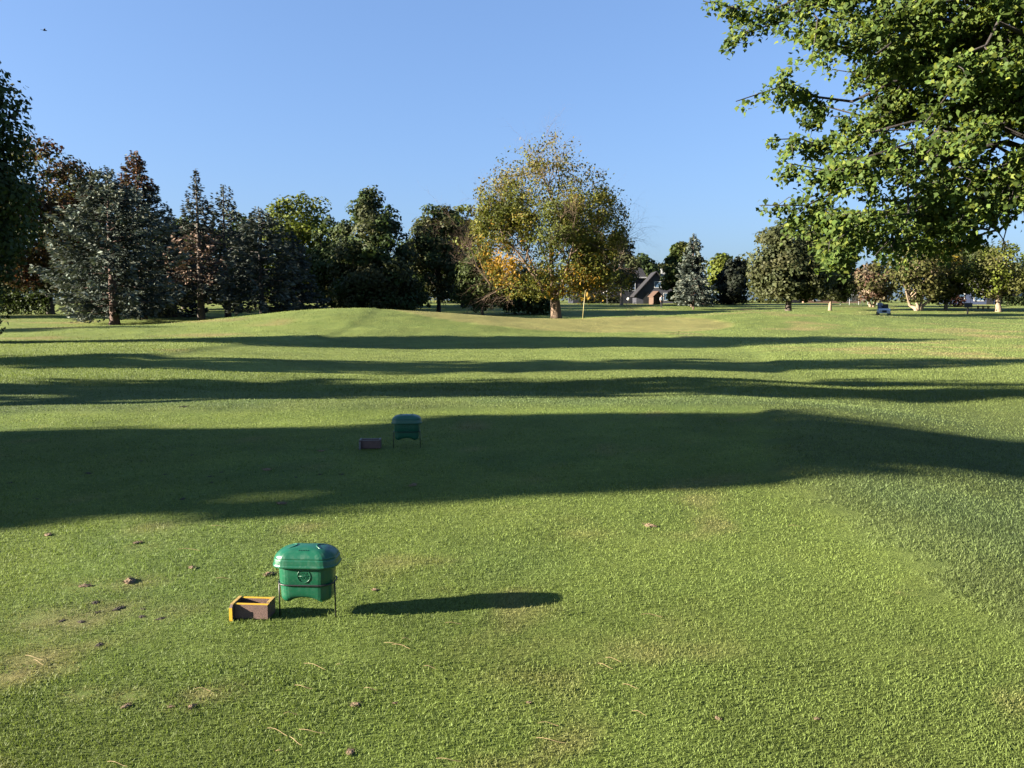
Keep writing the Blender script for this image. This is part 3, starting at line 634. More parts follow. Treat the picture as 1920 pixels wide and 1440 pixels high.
    # bare dead twigs under the lowest limb
    for k in range(9):
        a = pt(1880 + rg.uniform(-10, 50), 345, 13.4); e = a + np.array([rg.uniform(-.5, .1), rg.normal(0, .2), rg.uniform(-.75, -.4)])
        mb.tube([a, (a + e) / 2 + rg.normal(0, .05, 3), e], [.007, .005, .002], 3, cap=False)
    mb.build('trunk', M['bark_dark'], root, smooth=True)
maple()

# far wood closing the view, one mass of crowns
def wood():
    rg = np.random.default_rng(77); n = 620
    x = np.concatenate([rg.uniform(-150, 150, 460), rg.uniform(-110, -8, 160)]); y = np.concatenate([rg.uniform(172, 196, 460), rg.uniform(128, 150, 160)])
    top = 4.5 + 5.0 * vnoise(x / 9, y / 30, 3) + 2.0 * (x < -8); z = Z(x, y) + top * rg.uniform(.05, 1, n)
    cnt = 50; k = np.repeat(np.arange(n), cnt); d = unit(rg.normal(0, 1, (len(k), 3)))
    P = np.stack([x[k], y[k], z[k]], 1) + d * (rg.uniform(.3, 1, len(k)) ** .4)[:, None] * np.array([2.6, 2.6, 1.9]); P[:, 2] = np.maximum(P[:, 2], Z(P[:, 0], P[:, 1]) + .1)
    V, F = leaf_quads(P, d + rg.normal(0, .5, d.shape) + np.array([0, 0, .3]), .85, .65, rg)
    c = pal_pick(G_DARK + G_OLIVE[:1] + G_GREY[:1], n, rg)[k] * rg.uniform(.7, 1.3, (len(k), 1))
    me = np_mesh('distant_wood', V, [F], np.repeat(c, 4, 0)); me.materials.append(M['leaf'])
    o = link('distant_wood', me); o['kind'] = 'stuff'; o['label'] = 'far-off dark line of woods along the horizon'; o['category'] = 'woods'
wood()

# ------------------------------------------------------------------ litter bin
M['bin'] = simple('green_plastic', (.009, .112, .056), .34, .10, 9, .03, spec=.5)
_n = M['bin'].node_tree.nodes; _l = M['bin'].node_tree.links; _b = _n['Principled BSDF']; _tc = _n.new('ShaderNodeTexCoord')
_t = noise_node(_n, _l, 38, 8, .7, _tc.outputs['Object']); _r = ramp(_n, _l, _t.outputs['Fac'], [(.45, (.28, .28, .28)), (.75, (.62, .62, .62))]); _l.new(_r.outputs[0], _b.inputs['Roughness'])
_m = _n.new('ShaderNodeMix'); _m.data_type = 'RGBA'; _src = _b.inputs['Base Color'].links[0].from_socket; _f = ramp(_n, _l, noise_node(_n, _l, 17, 9, .75, _tc.outputs['Object']).outputs['Fac'], [(.52, (0, 0, 0)), (.80, (.35, .35, .35))])
_l.new(_f.outputs[0], _m.inputs[0]); _l.new(_src, _m.inputs[6]); _m.inputs[7].default_value = (.10, .13, .09, 1); _l.new(_m.outputs[2], _b.inputs['Base Color'])       # dust and scuffs
M['steel'] = simple('black_steel', (.012, .012, .013), .45, .2, 20)
def rrect(a, b, r, n=7):
    out = []
    for cx, cy, a0 in ((a - r, -b + r, -90), (a - r, b - r, 0), (-a + r, b - r, 90), (-a + r, -b + r, 180)):
        for k in range(n):
            t = R(a0 + 90 * k / (n - 1)); out.append((cx + r * math.cos(t), cy + r * math.sin(t)))
    # extra points along the long sides so the arched bottom edge is smooth
    res = []
    for i, p in enumerate(out):
        q = out[(i + 1) % len(out)]; res.append(p); L = math.hypot(q[0] - p[0], q[1] - p[1])
        m = int(L / .018)
        for j in range(1, m): res.append((p[0] + (q[0] - p[0]) * j / m, p[1] + (q[1] - p[1]) * j / m))
    return res
def text_mesh(body, size, depth):
    cu = bpy.data.curves.new('letters', 'FONT'); cu.body = body; cu.size = size; cu.extrude = depth; cu.align_x = 'CENTER'; cu.align_y = 'CENTER'; cu.resolution_u = 2
    o = bpy.data.objects.new('letters', cu); C.objects.link(o); bpy.context.view_layer.update()
    me = bpy.data.meshes.new_from_object(o.evaluated_get(bpy.context.evaluated_depsgraph_get())); bpy.data.objects.remove(o); bpy.data.curves.remove(cu)
    me.materials.clear(); return me
def litter_bin(label, loc, rz):
    root = thing('litter_bin', label, 'litter bin', loc, rz, 'green litter bins on the tee')
    base = rrect(1, .60, .44)
    def bot(x): return .098 + .026 * max(0.0, 1 - (abs(x) / .105) ** 2.2) ** .8
    vs = []; fs = []; prof = [(0, .1445), (.12, .1440), (.3, .143), (.505, .1418), (.535, .1385), (.6, .138), (.75, .137), (.86, .136), (.93, .133), (.975, .126), (1.0, .116)]
    n = len(base)
    for t, sc in prof:
        for (u, v) in base:
            x, y = u * sc, v * sc; zb = bot(u * .138); vs.append((x, y, .302 + (zb - .302) * t))
    m = len(prof)
    for i in range(m - 1):
        for k in range(n): fs.append((i * n + k, i * n + (k + 1) % n, (i + 1) * n + (k + 1) % n, (i + 1) * n + k))
    vs.append((0, 0, .125)); c = len(vs) - 1
    for k in range(n): fs.append(((m - 1) * n + k, (m - 1) * n + (k + 1) % n, c))
    mb = MB(); mb.add(vs, fs); body = mb.build('body', M['bin'], root, smooth=True)
    lid_prof = [(.150, .276), (.1685, .272), (.1735, .274), (.1745, .280), (.1735, .288), (.1705, .2905), (.1700, .293), (.1675, .322), (.1660, .327), (.1600, .3285), (.1590, .331), (.1630, .334), (.1625, .338), (.157, .348), (.147, .361), (.130, .374), (.106, .384), (.075, .391), (.038, .395)]
    lid_prof = [(a, .288 + (z - .272) * .80) for a, z in lid_prof]; vs = []; fs = []; m = len(lid_prof)
    for sc, z in lid_prof:
        for (u, v) in base: vs.append((u * sc, v * sc, z))
    for i in range(m - 1):
        for k in range(n): fs.append((i * n + k, i * n + (k + 1) % n, (i + 1) * n + (k + 1) % n, (i + 1) * n + k))
    vs += [(0, 0, .3882), (0, 0, .2912)]
    for k in range(n): fs += [((m - 1) * n + k, (m - 1) * n + (k + 1) % n, len(vs) - 2), (k, (k + 1) % n, len(vs) - 1)]
    mb = MB(); mb.add(vs, fs); lid = mb.build('lid', M['bin'], root, smooth=True)
    def domez(x, y):
        s_ = max(abs(x), abs(y) / .60); s_ = max(s_, math.hypot(x, y / .60) * .97)
        for (a, za), (b, zb) in zip(lid_prof[11:], lid_prof[12:] + [(0, .3882)]):
            if b <= s_ <= a: return za + (zb - za) * (a - s_) / (a - b)
        return .3376
    for sg in (-1, 1):
        pts = []
        for k in range(13):
            t = k / 12; x = sg * (.128 - .075 * math.sin(t * math.pi)); y = -.068 + .136 * t
            pts.append((x, y, domez(x, y) + .0005))
        MB().tube(pts, [.001] + [.0042] * 11 + [.001], 6).build('ridge', M['bin'], lid, smooth=True)
    for k in range(6):
        x = (k - 2.5) * .009; y = -.066 + .00 * abs(k - 2.5); z = domez(x, y)
        MB().box(x - .0022, x + .0022, y - .002, y + .004, z - .001, z + .0035).build('raised_mark', M['bin'], lid)
    yb = -.0862
    em = MB(); q = 40; ring = [(.006 + 0.0345 * math.cos(2 * math.pi * k / q), yb, 0.2455 + 0.0345 * math.sin(2 * math.pi * k / q)) for k in range(q + 1)]
    em.tube(ring, .0021, 6, cap=False); em.box(.006 - .029, .006 + .029, yb - .0016, yb + .001, .2447, .2463)
    emb = em.build('emblem', M['bin'], root, smooth=True); emb['label'] = 'raised round emblem with lettering'
    for body_t, z, sz in (('PAR', .2575, .0245), ('AIDE', .2345, .0225)):
        me = text_mesh(body_t, sz, .0012); me.materials.append(M['bin']); o = link('lettering', me, emb); o.location = (.006, yb + .0004, z); o.rotation_euler = (R(90), 0, 0)
    hoop = [(u * .1475, v * .1475, .195) for u, v in base] + [(base[0][0] * .1475, base[0][1] * .1475, .195)]
    MB().tube(hoop, .0042, 6, cap=False).build('hoop', M['steel'], root, smooth=True)
    for sg in (-1, 1):
        MB().tube([(sg * .150, -.02, .197), (sg * .151, -.02, .1), (sg * .152, -.02, -.03)], .0042, 8).build('leg', M['steel'], root, smooth=True)
    return root
bx, by = ground_xy(577.5, 1156); b1 = litter_bin('sunlit green plastic litter bin on black legs in the foreground', (bx, by + .02, Zs(bx, by)), R(-3)); b1.scale = (.95,) * 3
bx2, by2 = ground_xy(763, 840); dup(b1, (bx2, by2 + .02, Zs(bx2, by2)), R(2), 'green litter bin standing in the tree shadow farther up the tee')

# ------------------------------------------------------------------ wooden tee boxes
M['board'] = simple('brown_board', (.150, .085, .066), .75, .25, 25, .3)
M['yellow'] = simple('yellow_paint', (.72, .42, .02), .55, .12, 30, .1)
M['tan'] = simple('worn_yellow_paint', (.50, .33, .09), .7, .3, 40, .2)
M['grey_edge'] = simple('shaded_grey_edge', (.24, .22, .20), .8, .25, 40, .2)  # grey stand-in for the yellow edge paint as it looks in shade
def tee_box(label, loc, rz, paint=('yellow', 'tan')):
    root = thing('tee_box', label, 'wooden box', loc, rz, 'open boxes beside the litter bins')
    H = .088
    MB().box(-.094, .112, -.060, -.043, .0, H).build('front_board', M['board'], root, bevel=.002)
    MB().box(-.094, .094, .043, .060, .0, H).build('back_board', M['board'], root, bevel=.002)
    MB().prism([(-.088, -.004), (.060, -.004), (.060, H + .004), (-.072, H + .004), (-.088, H - .014)], 'x', -.1125, -.0945).build('end_board', M['board'], root, bevel=.002)
    MB().prism([(-.0425, 0), (.060, 0), (.060, H + .004), (-.030, H + .004), (-.0425, H - .008)], 'x', .0945, .1125).build('end_board', M['board'], root, bevel=.002)
    MB().box(-.0940, .0940, -.0425, .0425, .001, .012).build('bottom_board', M['board'], root)
    MB().box(-.113, -.094, -.0915, -.0885, -.004, H - .012).build('painted_edge', M[paint[0]], root)
    MB().box(-.113, -.0940, -.071, .060, H + .0045, H + .0075).build('painted_edge', M[paint[1]], root)
    MB().box(.0940, .113, -.029, .060, H + .0045, H + .0075).build('painted_edge', M[paint[1]], root)
    MB().box(-.0935, .1125, -.0605, -.0425, H + .0005, H + .0035).build('painted_edge', M[paint[0]], root)
    MB().box(-.0935, .0935, .0425, .0605, H + .0005, H + .0035).build('painted_edge', M[paint[0]], root)
    return root
bx, by = ground_xy(470, 1163); t1 = tee_box('sunlit brown box with yellow painted edges beside the foreground bin', (bx, by + .05, Zs(bx, by) + .004), R(-4)); t1.scale = (.84,) * 3
bx, by = ground_xy(693, 842); tee_box('brown box with edges greyed for shade beside the shaded bin farther up the tee', (bx, by + .06, Zs(bx, by) + .006), R(3), ('grey_edge', 'grey_edge'))

# ------------------------------------------------------------------ flagstick
M['pole'] = simple('yellow_pole', (.55, .46, .20), .4, .1, 5); M['flag'] = simple('yellow_cloth', (.55, .33, .06), .8, .12, 8)
fx, fy = wx(1092, 57), 57.0; fz = Zs(fx, fy)
fl = thing('flagstick', 'thin yellow golf flagstick standing on the green', 'flagstick', (fx, fy, fz))
MB().tube([(0, 0, -.1), (.09, 0, 1.0), (.19, 0, 2.05)], [.022, .02, .016], 8).build('pole', M['pole'], fl, smooth=True)
mb = MB(); cols = 8; vs = []; 
for i in range(cols + 1):
    for j in range(5):
        t = i / cols; u = j / 4; vs.append((.19 + t * .34 - .02 * u, .05 * math.sin(t * 9 + u) * t, 2.02 - u * .34 - t * .22 - .05 * t * math.sin(u * 5)))
mb.add(vs, [(i * 5 + j, (i + 1) * 5 + j, (i + 1) * 5 + j + 1, i * 5 + j + 1) for i in range(cols) for j in range(4)])
fo = mb.build('flag', M['flag'], fl, smooth=True); sd = fo.modifiers.new('thick', 'SOLIDIFY'); sd.thickness = .006

# ------------------------------------------------------------------ people
M['skin'] = simple('skin', (.42, .25, .17), .6, .1, 10); M['hair'] = simple('hair', (.03, .02, .015), .7, .2, 30)
def person(label, loc, rz, pose, shirt, trousers, group=None, scale=1.0):
    root = thing('person', label, 'person', loc, rz, group)
    ms = simple('shirt_cloth', shirt, .85, .15, 12); mt = simple('trouser_cloth', trousers, .85, .15, 12); mk = simple('shoe_leather', (.03, .03, .03), .6)
    if pose == 'sit':
        J = {'pel': (0, 0, .52), 'bel': (0, .03, .68), 'che': (0, .02, .92), 'nec': (0, -.02, 1.08), 'hed': (0, -.05, 1.2), 'top': (0, -.06, 1.33)}
        arm = lambda s: [(s * .19, 0, 1.02), (s * .25, -.12, .80), (s * .16, -.34, .82), (s * .14, -.40, .84)]
        leg = lambda s: [(s * .10, -.02, .50), (s * .14, -.40, .52), (s * .15, -.46, .12), (s * .15, -.58, .05)]
    else:
        J = {'pel': (0, 0, .95), 'bel': (0, -.01, 1.10), 'che': (0, 0, 1.33), 'nec': (0, -.01, 1.50), 'hed': (0, -.03, 1.61), 'top': (0, -.03, 1.74)}
        arm = lambda s: [(s * .19, 0, 1.42), (s * .25, .02 * s, 1.13), (s * .22, -.12, .90), (s * .21, -.15, .83)]
        leg = lambda s: [(s * .10, 0, .90), (s * .12, -.05 + .09 * s, .50), (s * .13, .06 + .10 * s, .09), (s * .14, -.10 + .10 * s, .04)]
    V = [J[k] for k in ('pel', 'bel', 'che', 'nec', 'hed', 'top')]; Rr = [.15, .135, .155, .055, .092, .075]; E = [(i, i + 1) for i in range(5)]
    Rt = [(a, a) for a in Rr]; Rt[0] = (.16, .12); Rt[1] = (.15, .11); Rt[2] = (.18, .115)
    for s in (-1, 1):
        o = len(V); V += arm(s); Rt += [(.07, .07), (.05, .05), (.036, .036), (.042, .025)]; E += [(2, o), (o, o + 1), (o + 1, o + 2), (o + 2, o + 3)]
        o = len(V); V += leg(s); Rt += [(.095, .095), (.068, .068), (.048, .048), (.042, .038)]; E += [(0, o), (o, o + 1), (o + 1, o + 2), (o + 2, o + 3)]
    me = bpy.data.meshes.new('body'); me.from_pydata(V, E, []); o = bpy.data.objects.new('tmp', me); C.objects.link(o)
    md = o.modifiers.new('skin', 'SKIN'); sv = me.skin_vertices[0].data
    for i, r in enumerate(Rt): sv[i].radius = r
    sv[0].use_root = True
    o.modifiers.new('sub', 'SUBSURF').levels = 1; o.modifiers['sub'].render_levels = 1
    bpy.context.view_layer.update(); m2 = bpy.data.meshes.new_from_object(o.evaluated_get(bpy.context.evaluated_depsgraph_get())); bpy.data.objects.remove(o); bpy.data.meshes.remove(me)
    bm = bmesh.new(); bm.from_mesh(m2)
    for s in (-1, 1):                                                   # five short bent fingers on each hand
        w = Vector(arm(s)[3])
        for k in range(5):
            a = w + Vector(((k - 2) * .013, 0, 0)) if k else w + Vector((-s * .03, 0, .02))
            d = Vector((0, -.045, -.05)) if k else Vector((-s * .03, -.04, -.02)); ln = (.7, .9, 1, .95, .8)[k]
            t = MB().tube([a, a + d * .5 * ln, a + d * ln + Vector((0, .012, -.01))], [.0095, .009, .006], 5); tmp = t.mesh('f'); bm.from_mesh(tmp); bpy.data.meshes.remove(tmp)
    nz = J['nec'][2]; hd = Vector(J['hed'])
    nose = MB().tube([hd + Vector((0, -.085, .03)), hd + Vector((0, -.115, -.005)), hd + Vector((0, -.09, -.015))], [.008, .014, .008], 5).mesh('n'); bm.from_mesh(nose)
    bm.to_mesh(m2); bm.free(); m2.name = 'body'
    m2.materials.clear()
    for q in (M['skin'], ms, mt, mk): m2.materials.append(q)
    pz = J['pel'][2]; fz = .11
    for p in m2.polygons:
        c = p.center; p.use_smooth = True
        lower = c.z < pz + .04 and abs(c.x) < .20 and (pose == 'stand' and not (abs(c.x) > .185 and c.z > .75) or pose == 'sit' and c.z < .60)
        p.material_index = 3 if c.z < fz else 2 if lower else 0 if (c.z > nz - .005 or (abs(c.x) > .12 and (Vector(c) - Vector(arm(1 if c.x > 0 else -1)[2])).length < .15 and not lower)) else 1
    link('body', m2, root)
    cap = MB(); vs = []; fs = []; nq = 10
    for i in range(5):
        ph = i / 4 * R(100)
        for k in range(nq): a = 2 * math.pi * k / nq; vs.append((hd.x + .102 * math.sin(ph) * math.cos(a), hd.y + .02 + .108 * math.sin(ph) * math.sin(a), hd.z + .03 + .115 * math.cos(ph)))
    for i in range(4):
        for k in range(nq): fs.append((i * nq + k, i * nq + (k + 1) % nq, (i + 1) * nq + (k + 1) % nq, (i + 1) * nq + k))
    cap.add(vs, fs).build('hair', M['hair'], root, smooth=True)
    root.scale = (scale,) * 3
    return root
def spot(px, Y): x = wx(px, Y); return (x, Y, Zs(x, Y))
person('person in pale shirt and dark trousers standing on the far fairway', spot(1240, 108), R(20), 'stand', (.55, .58, .62), (.012, .013, .018))
person('person in red shirt standing behind the shaded tree trunk', spot(833, 118), R(-30), 'stand', (.30, .05, .05), (.05, .05, .07))

# ------------------------------------------------------------------ cart
M['white'] = simple('white_paint', (.72, .74, .76), .35, .06, 3); M['black'] = simple('black_vinyl', (.015, .015, .017), .5, .2, 12); M['rubber'] = simple('tyre_rubber', (.02, .02, .02), .85, .2, 15); M['rim'] = simple('steel_rim', (.5, .5, .5), .35, .1, 8, metal=.8)
def cart(label, loc, rz):
    root = thing('golf_cart', label, 'cart', loc, rz)
    MB().prism([(-1.15, .32), (-1.15, .62), (-.95, .80), (-.55, .84), (-.42, .42), (.25, .42), (.30, .72), (1.05, .74), (1.12, .55), (1.12, .32)], 'x', -.56, .56).build('body', M['white'], root, bevel=.02)
    MB().box(-.52, .52, .30, .78, .73, .86).build('seat', M['black'], root, bevel=.02)
    MB().box(-.52, .52, .76, .90, .86, 1.28).build('backrest', M['black'], root, bevel=.02)
    MB().box(-.40, .40, .93, 1.14, .62, .98).build('bag_well', M['black'], root, bevel=.01)
    MB().box(-.22, .22, -1.17, -1.152, .42, .66).build('front_panel', M['black'], root)
    for sx in (-1, 1):
        MB().tube([(sx * .34, -1.14, .60), (sx * .34, -1.18, .60)], .06, 12).build('headlight', M['rim'], root)
        for sy in (-.78, .72):
            w = MB().tube([(sx * .44, sy, .23), (sx * .62, sy, .23)], .23, 18).build('wheel', M['rubber'], root); w.name = 'wheel'
            MB().tube([(sx * .60, sy, .23), (sx * .63, sy, .23)], .12, 14).build('rim', M['rim'], w)
    MB().tube([(.24, -.62, .80), (.24, -.38, 1.02)], .02, 6).build('steering_column', M['black'], root)
    MB().tube([(.24 + .16 * math.cos(k * .524), -.37 + .1 * math.sin(k * .524), 1.03 + .12 * math.sin(k * .524)) for k in range(13)], .014, 5, cap=False).build('steering_wheel', M['black'], root)
    return root
cx_, cy_, cz_ = spot(1656, 84); cart('small white cart with black seat driving below the many-trunked tree', (cx_, cy_, cz_), R(-20))
person('person in grey shirt sitting in the white cart', (cx_ - .20, cy_ + .42, cz_ + .33), R(-20), 'sit', (.30, .33, .40), (.05, .06, .08))

# ------------------------------------------------------------------ houses
M['siding_dark'] = simple('dark_siding', (.018, .020, .032), .8, .15, 3, .2); M['siding_grey'] = simple('grey_siding', (.042, .044, .060), .8, .12, 3, .2); M['siding_blue'] = simple('blue_siding', (.030, .045, .10), .8, .1, 3, .2)
M['siding_pale'] = simple('pale_siding', (.30, .31, .31), .8, .1, 3, .2); M['brick'] = simple('tan_brick', (.26, .16, .105), .85, .25, 5, .3); M['roof'] = simple('roof_shingle', (.011, .010, .014), .9, .3, 8, .5); M['roof_pale'] = simple('pale_shingle', (.13, .12, .13), .9, .2, 8, .4)
M['trim'] = simple('white_trim', (.55, .55, .54), .5, .05, 5)
mg, ng, lg, bgp = new_mat('window_glass'); bgp.inputs['Base Color'].default_value = (.06, .10, .16, 1); bgp.inputs['Roughness'].default_value = .05; bgp.inputs['Specular IOR Level'].default_value = .8; M['glass'] = mg
def window(root, x, z, w, h, y, frame='trim'):
    f = MB(); b = .09
    f.box(x - w / 2 - b, x + w / 2 + b, y - .06, y + .02, z + h, z + h + b).box(x - w / 2 - b, x + w / 2 + b, y - .08, y + .02, z - b, z)
    f.box(x - w / 2 - b, x - w / 2, y - .06, y + .02, z, z + h).box(x + w / 2, x + w / 2 + b, y - .06, y + .02, z, z + h)
    o = f.build('window', M[frame], root); MB().box(x - w / 2, x + w / 2, y - .02, y + .01, z, z + h).build('pane', M['glass'], o)
    return o
def house(label, X, Y, rz, w, d, eave, ridge, wall, roof, gable, wins, chim=None, zoff=-.3, door=None):
    root = thing('house', label, 'house', (X, Y, Zs(X, Y) + zoff), rz); m = MB()
    m.box(-w / 2, w / 2, 0, d, 0, eave)
    if gable == 'front': m.prism([(-w / 2, eave), (w / 2, eave), (0, ridge)], 'y', .003, d - .003)
    else: m.prism([(0.003, eave), (d - .003, eave), (d / 2, ridge)], 'x', -w / 2, w / 2)
    m.build('wall', M[wall], root); r = MB(); t = .18; ov = .45
    if gable == 'front':
        sl = (ridge - eave) / (w / 2)
        for sg in (-1, 1): r.prism([(0, ridge + .01), (0, ridge + t), (sg * (w / 2 + ov), eave - ov * sl + t), (sg * (w / 2 + ov), eave - ov * sl + .01)], 'y', -ov, d + ov)
    else:
        sl = (ridge - eave) / (d / 2)
        r.prism([(d / 2, ridge + .01), (d / 2, ridge + t), (-ov, eave - ov * sl + t), (-ov, eave - ov * sl + .01)], 'x', -w / 2 - ov, w / 2 + ov)
        r.prism([(d / 2, ridge + .01), (d / 2, ridge + t), (d + ov, eave - ov * sl + t), (d + ov, eave - ov * sl + .01)], 'x', -w / 2 - ov, w / 2 + ov)
    ro = r.build('roof', M[roof], root)
    if chim: cx, cy, ct = chim; MB().box(cx - .4, cx + .4, cy - .3, cy + .3, eave, ct).box(cx - .48, cx + .48, cy - .38, cy + .38, ct, ct + .15).build('chimney', M['siding_pale'], ro)
    if gable == 'side': MB().box(-w / 2 - ov, w / 2 + ov, -ov - .08, -ov - .005, eave - ov * sl - .05, eave - ov * sl + .16).build('gutter', M['trim'], ro)
    for a in wins: window(root, *a, 0)
    if door: dx, dw, dh = door; dd = MB().box(dx - dw / 2, dx + dw / 2, -.06, .02, 0.3, dh).build('door', M['black'], root); MB().tube([(dx + dw * .36, -.06, 1.3), (dx + dw * .36, -.12, 1.3)], .04, 6).build('handle', M['rim'], dd)
    return root
house('dark two-storey house with tall white windows behind the golden tree', wx(1140, 142), 142, R(2), 12.5, 8, 5.0, 6.6, 'siding_dark', 'roof', 'side', [(x, 2.6, .5, 1.55) for x in (1.3, 2.1, 2.9, 3.7, 4.5)] + [(-2.5, 2.6, .8, 1.3), (-4.3, 2.6, .8, 1.3)], (-3, 4, 7.6), door=(0, 1, 2.4))
house('grey house with steep front gable beside the far fairway', wx(1229, 134), 134, R(-4), 6.4, 8, 1.9, 5.5, 'siding_grey', 'roof', 'front', [(.3, 3.0, 1.0, .9), (1.8, .9, .9, 1.1)], (1.5, 2.5, 6.0), door=(-1.6, .9, 2.3))
house('blue house with pale roof and white gutter behind the right-hand trees', wx(1822, 124), 124, R(-16), 6.2, 7, 2.6, 4.3, 'siding_blue', 'roof_pale', 'side', [(-1.7, .9, 1.1, 1.0), (.9, .9, 1.3, 1.0)], None, door=(2.4, .9, 2.2))
house('tan brick house at the right edge behind the light green tree', wx(1935, 128), 128, R(6), 7.5, 7, 2.6, 4.2, 'brick', 'roof', 'side', [(-1.8, .9, 1.1, 1.1), (1.2, .9, 1.1, 1.1)])
house('low house with grey roof glimpsed between the shaded trees at left', wx(612, 165), 165, R(5), 11, 7, 2.4, 4.2, 'siding_pale', 'roof_pale', 'side', [(-3.4, .8, 1.1, 1.1), (-.8, .8, 1.1, 1.1), (3.4, .8, 1.1, 1.1)], None, door=(1.4, .9, 2.2))
house('pale brick house low behind the grey-green tree and fence', wx(1560, 150), 150, R(3), 11, 7, 2.0, 3.4, 'brick', 'roof_pale', 'side', [(-3, .8, 1.2, .9), (3, .8, 1.2, .9)])

# garden things by the houses
sx, sy, sz = spot(1229, 126); sh = thing('hut_stand_in', 'sunlit orange-brown patch built as a small wooden playhouse before the gabled house', 'hut_stand_in', (sx, sy, sz), R(20)); M['cedar'] = simple('cedar_wood', (.10, .055, .032), .7, .25, 6, .2)  # added hut stands in for an orange patch of sunlight
MB().box(-.8, .8, -.7, .7, 0, 1.3).prism([(-.8, 1.3), (.8, 1.3), (0, 2.0)], 'y', -.698, .698).build('wall', M['cedar'], sh)
r = MB(); 
for sg in (-1, 1): r.prism([(0, 2.01), (0, 2.09), (sg * .95, 1.25), (sg * .95, 1.17)], 'y', -.85, .85)
r.build('roof', M['cedar'], sh); MB().box(-.28, .28, -.74, -.702, .02, 1.05).build('door', M['black'], sh)
sx, sy, sz = spot(1138, 128); um = thing('patio_umbrella', 'small white patio umbrella left of the dark house', 'umbrella', (sx, sy, sz)); MB().tube([(0, 0, 0), (0, 0, 2.0)], .03, 6).build('pole', M['rim'], um)
c = MB(); c.add([(0, 0, 2.25)] + [(.9 * math.cos(k * math.pi / 4), .9 * math.sin(k * math.pi / 4), 1.65) for k in range(8)] + [(0, 0, 2.15)], [(0, 1 + k, 1 + (k + 1) % 8) for k in range(8)] + [(9, 1 + (k + 1) % 8, 1 + k) for k in range(8)]); c.build('canopy', M['trim'], um)
sx, sy, sz = spot(1178, 127); gl = thing('globe_lamp', 'white globe garden lamp on a thin post before the dark house', 'lamp', (sx, sy, sz)); MB().tube([(0, 0, 0), (0, 0, .55)], .05, 8).tube([(0, 0, 1.05), (0, 0, 2.4)], .02, 6).build('post', M['steel'], gl)
g = MB(); vs = []; fs = []
for i in range(9):
    for k in range(14): ph = math.pi * i / 8; a = 2 * math.pi * k / 14; vs.append((.27 * math.sin(ph) * math.cos(a), .27 * math.sin(ph) * math.sin(a), .8 + .27 * math.cos(ph)))
for i in range(8):
    for k in range(14): fs.append((i * 14 + k, i * 14 + (k + 1) % 14, (i + 1) * 14 + (k + 1) % 14, (i + 1) * 14 + k))
g.add(vs, fs).build('globe', M['trim'], gl, smooth=True)
def hedge(label, px0, px1, Y, h, pal, seed, name='hedge'):
    rg = np.random.default_rng(seed); x0, x1 = wx(px0, Y), wx(px1, Y); n = int(abs(x1 - x0) * h * 230)
    o = thing(name, label, 'hedge', ((x0 + x1) / 2, Y, Zs((x0 + x1) / 2, Y))); x = rg.uniform(x0, x1, n) - (x0 + x1) / 2; y = rg.uniform(-.6, .6, n); z = rg.uniform(0, 1, n) ** .7 * h * (.75 + .5 * vnoise(x / .9, y, seed))
    V, F = leaf_quads(np.stack([x, y, z], 1), rg.normal(0, 1, (n, 3)) + np.array([0, -.5, .4]), .26, .2, rg); c = pal_pick(pal, n, rg) * rg.uniform(.7, 1.3, (n, 1))
    me = np_mesh('foliage', V, [F], np.repeat(c, 4, 0)); me.materials.append(M['leaf']); link('foliage', me, o)
    sm_ = MB().tube([(0, 0, -.1), (.05, 0, h * .5), (0, .05, h * .8)], [.035, .025, .01], 5).mesh('stem'); sm_.materials.append(M['bark_dark'])
    for k in range(max(3, int(abs(x1 - x0) / 1.2))): link('stem', sm_, o, ((x0 - x1) / 2 + (k + .5) * 1.2, 0, 0))
hedge('dark clipped hedge between the gabled house and the round tree', 1262, 1400, 124, 1.3, [(1, (.03, .042, .025))], 201)
hedge('dark hedge running below the windows of the dark house', 1085, 1165, 132, 1.2, [(1, (.03, .04, .022))], 202)
hedge('reddish low shrubs left of the blue house', 1778, 1806, 112, 1.5, [(1, (.13, .05, .045)), (1, (.09, .06, .04))], 203, 'shrub')
hedge('green shrubs right of the light green tree', 1880, 1925, 118, 1.3, G_DARK, 204, 'shrub')
hedge('dark undergrowth below the leftmost trees', -40, 100, 88, 2.0, G_DARK, 205, 'shrub')

# chain-link fence, bench, sign and picnic table in the distance
Yf = 122.0; X0, X1 = wx(1575, Yf), wx(1645, Yf); fe = thing('chain_link_fence', 'grey chain link fence behind the brownish thin tree', 'fence', (X0, Yf, Zs(X0, Yf)))
M['galv'] = simple('galvanised_wire', (.35, .36, .37), .5, .1, 5, metal=.5); k = 0; q = 0.0
while q <= X1 - X0:
    MB().tube([(q, 0, -.1), (q, 0, 1.25)], .035, 6).build('post', M['galv'], fe); q += 1.4
MB().tube([(0, 0, 1.22), (X1 - X0, 0, 1.22)], .02, 6).build('top_rail', M['galv'], fe)
w = MB(); q = 0.0
while q < X1 - X0 - .6:
    w.tube([(q, 0, .05), (min(q + 1.15, X1 - X0), 0, 1.2)], .006, 3, cap=False); w.tube([(min(q + 1.15, X1 - X0), .01, .05), (q, .01, 1.2)], .006, 3, cap=False); q += .16
wo = w.build('wire_mesh', M['galv'], fe); wo['kind'] = 'stuff'
M['wood'] = simple('bench_wood', (.26, .14, .07), .8, .3, 8, .2)
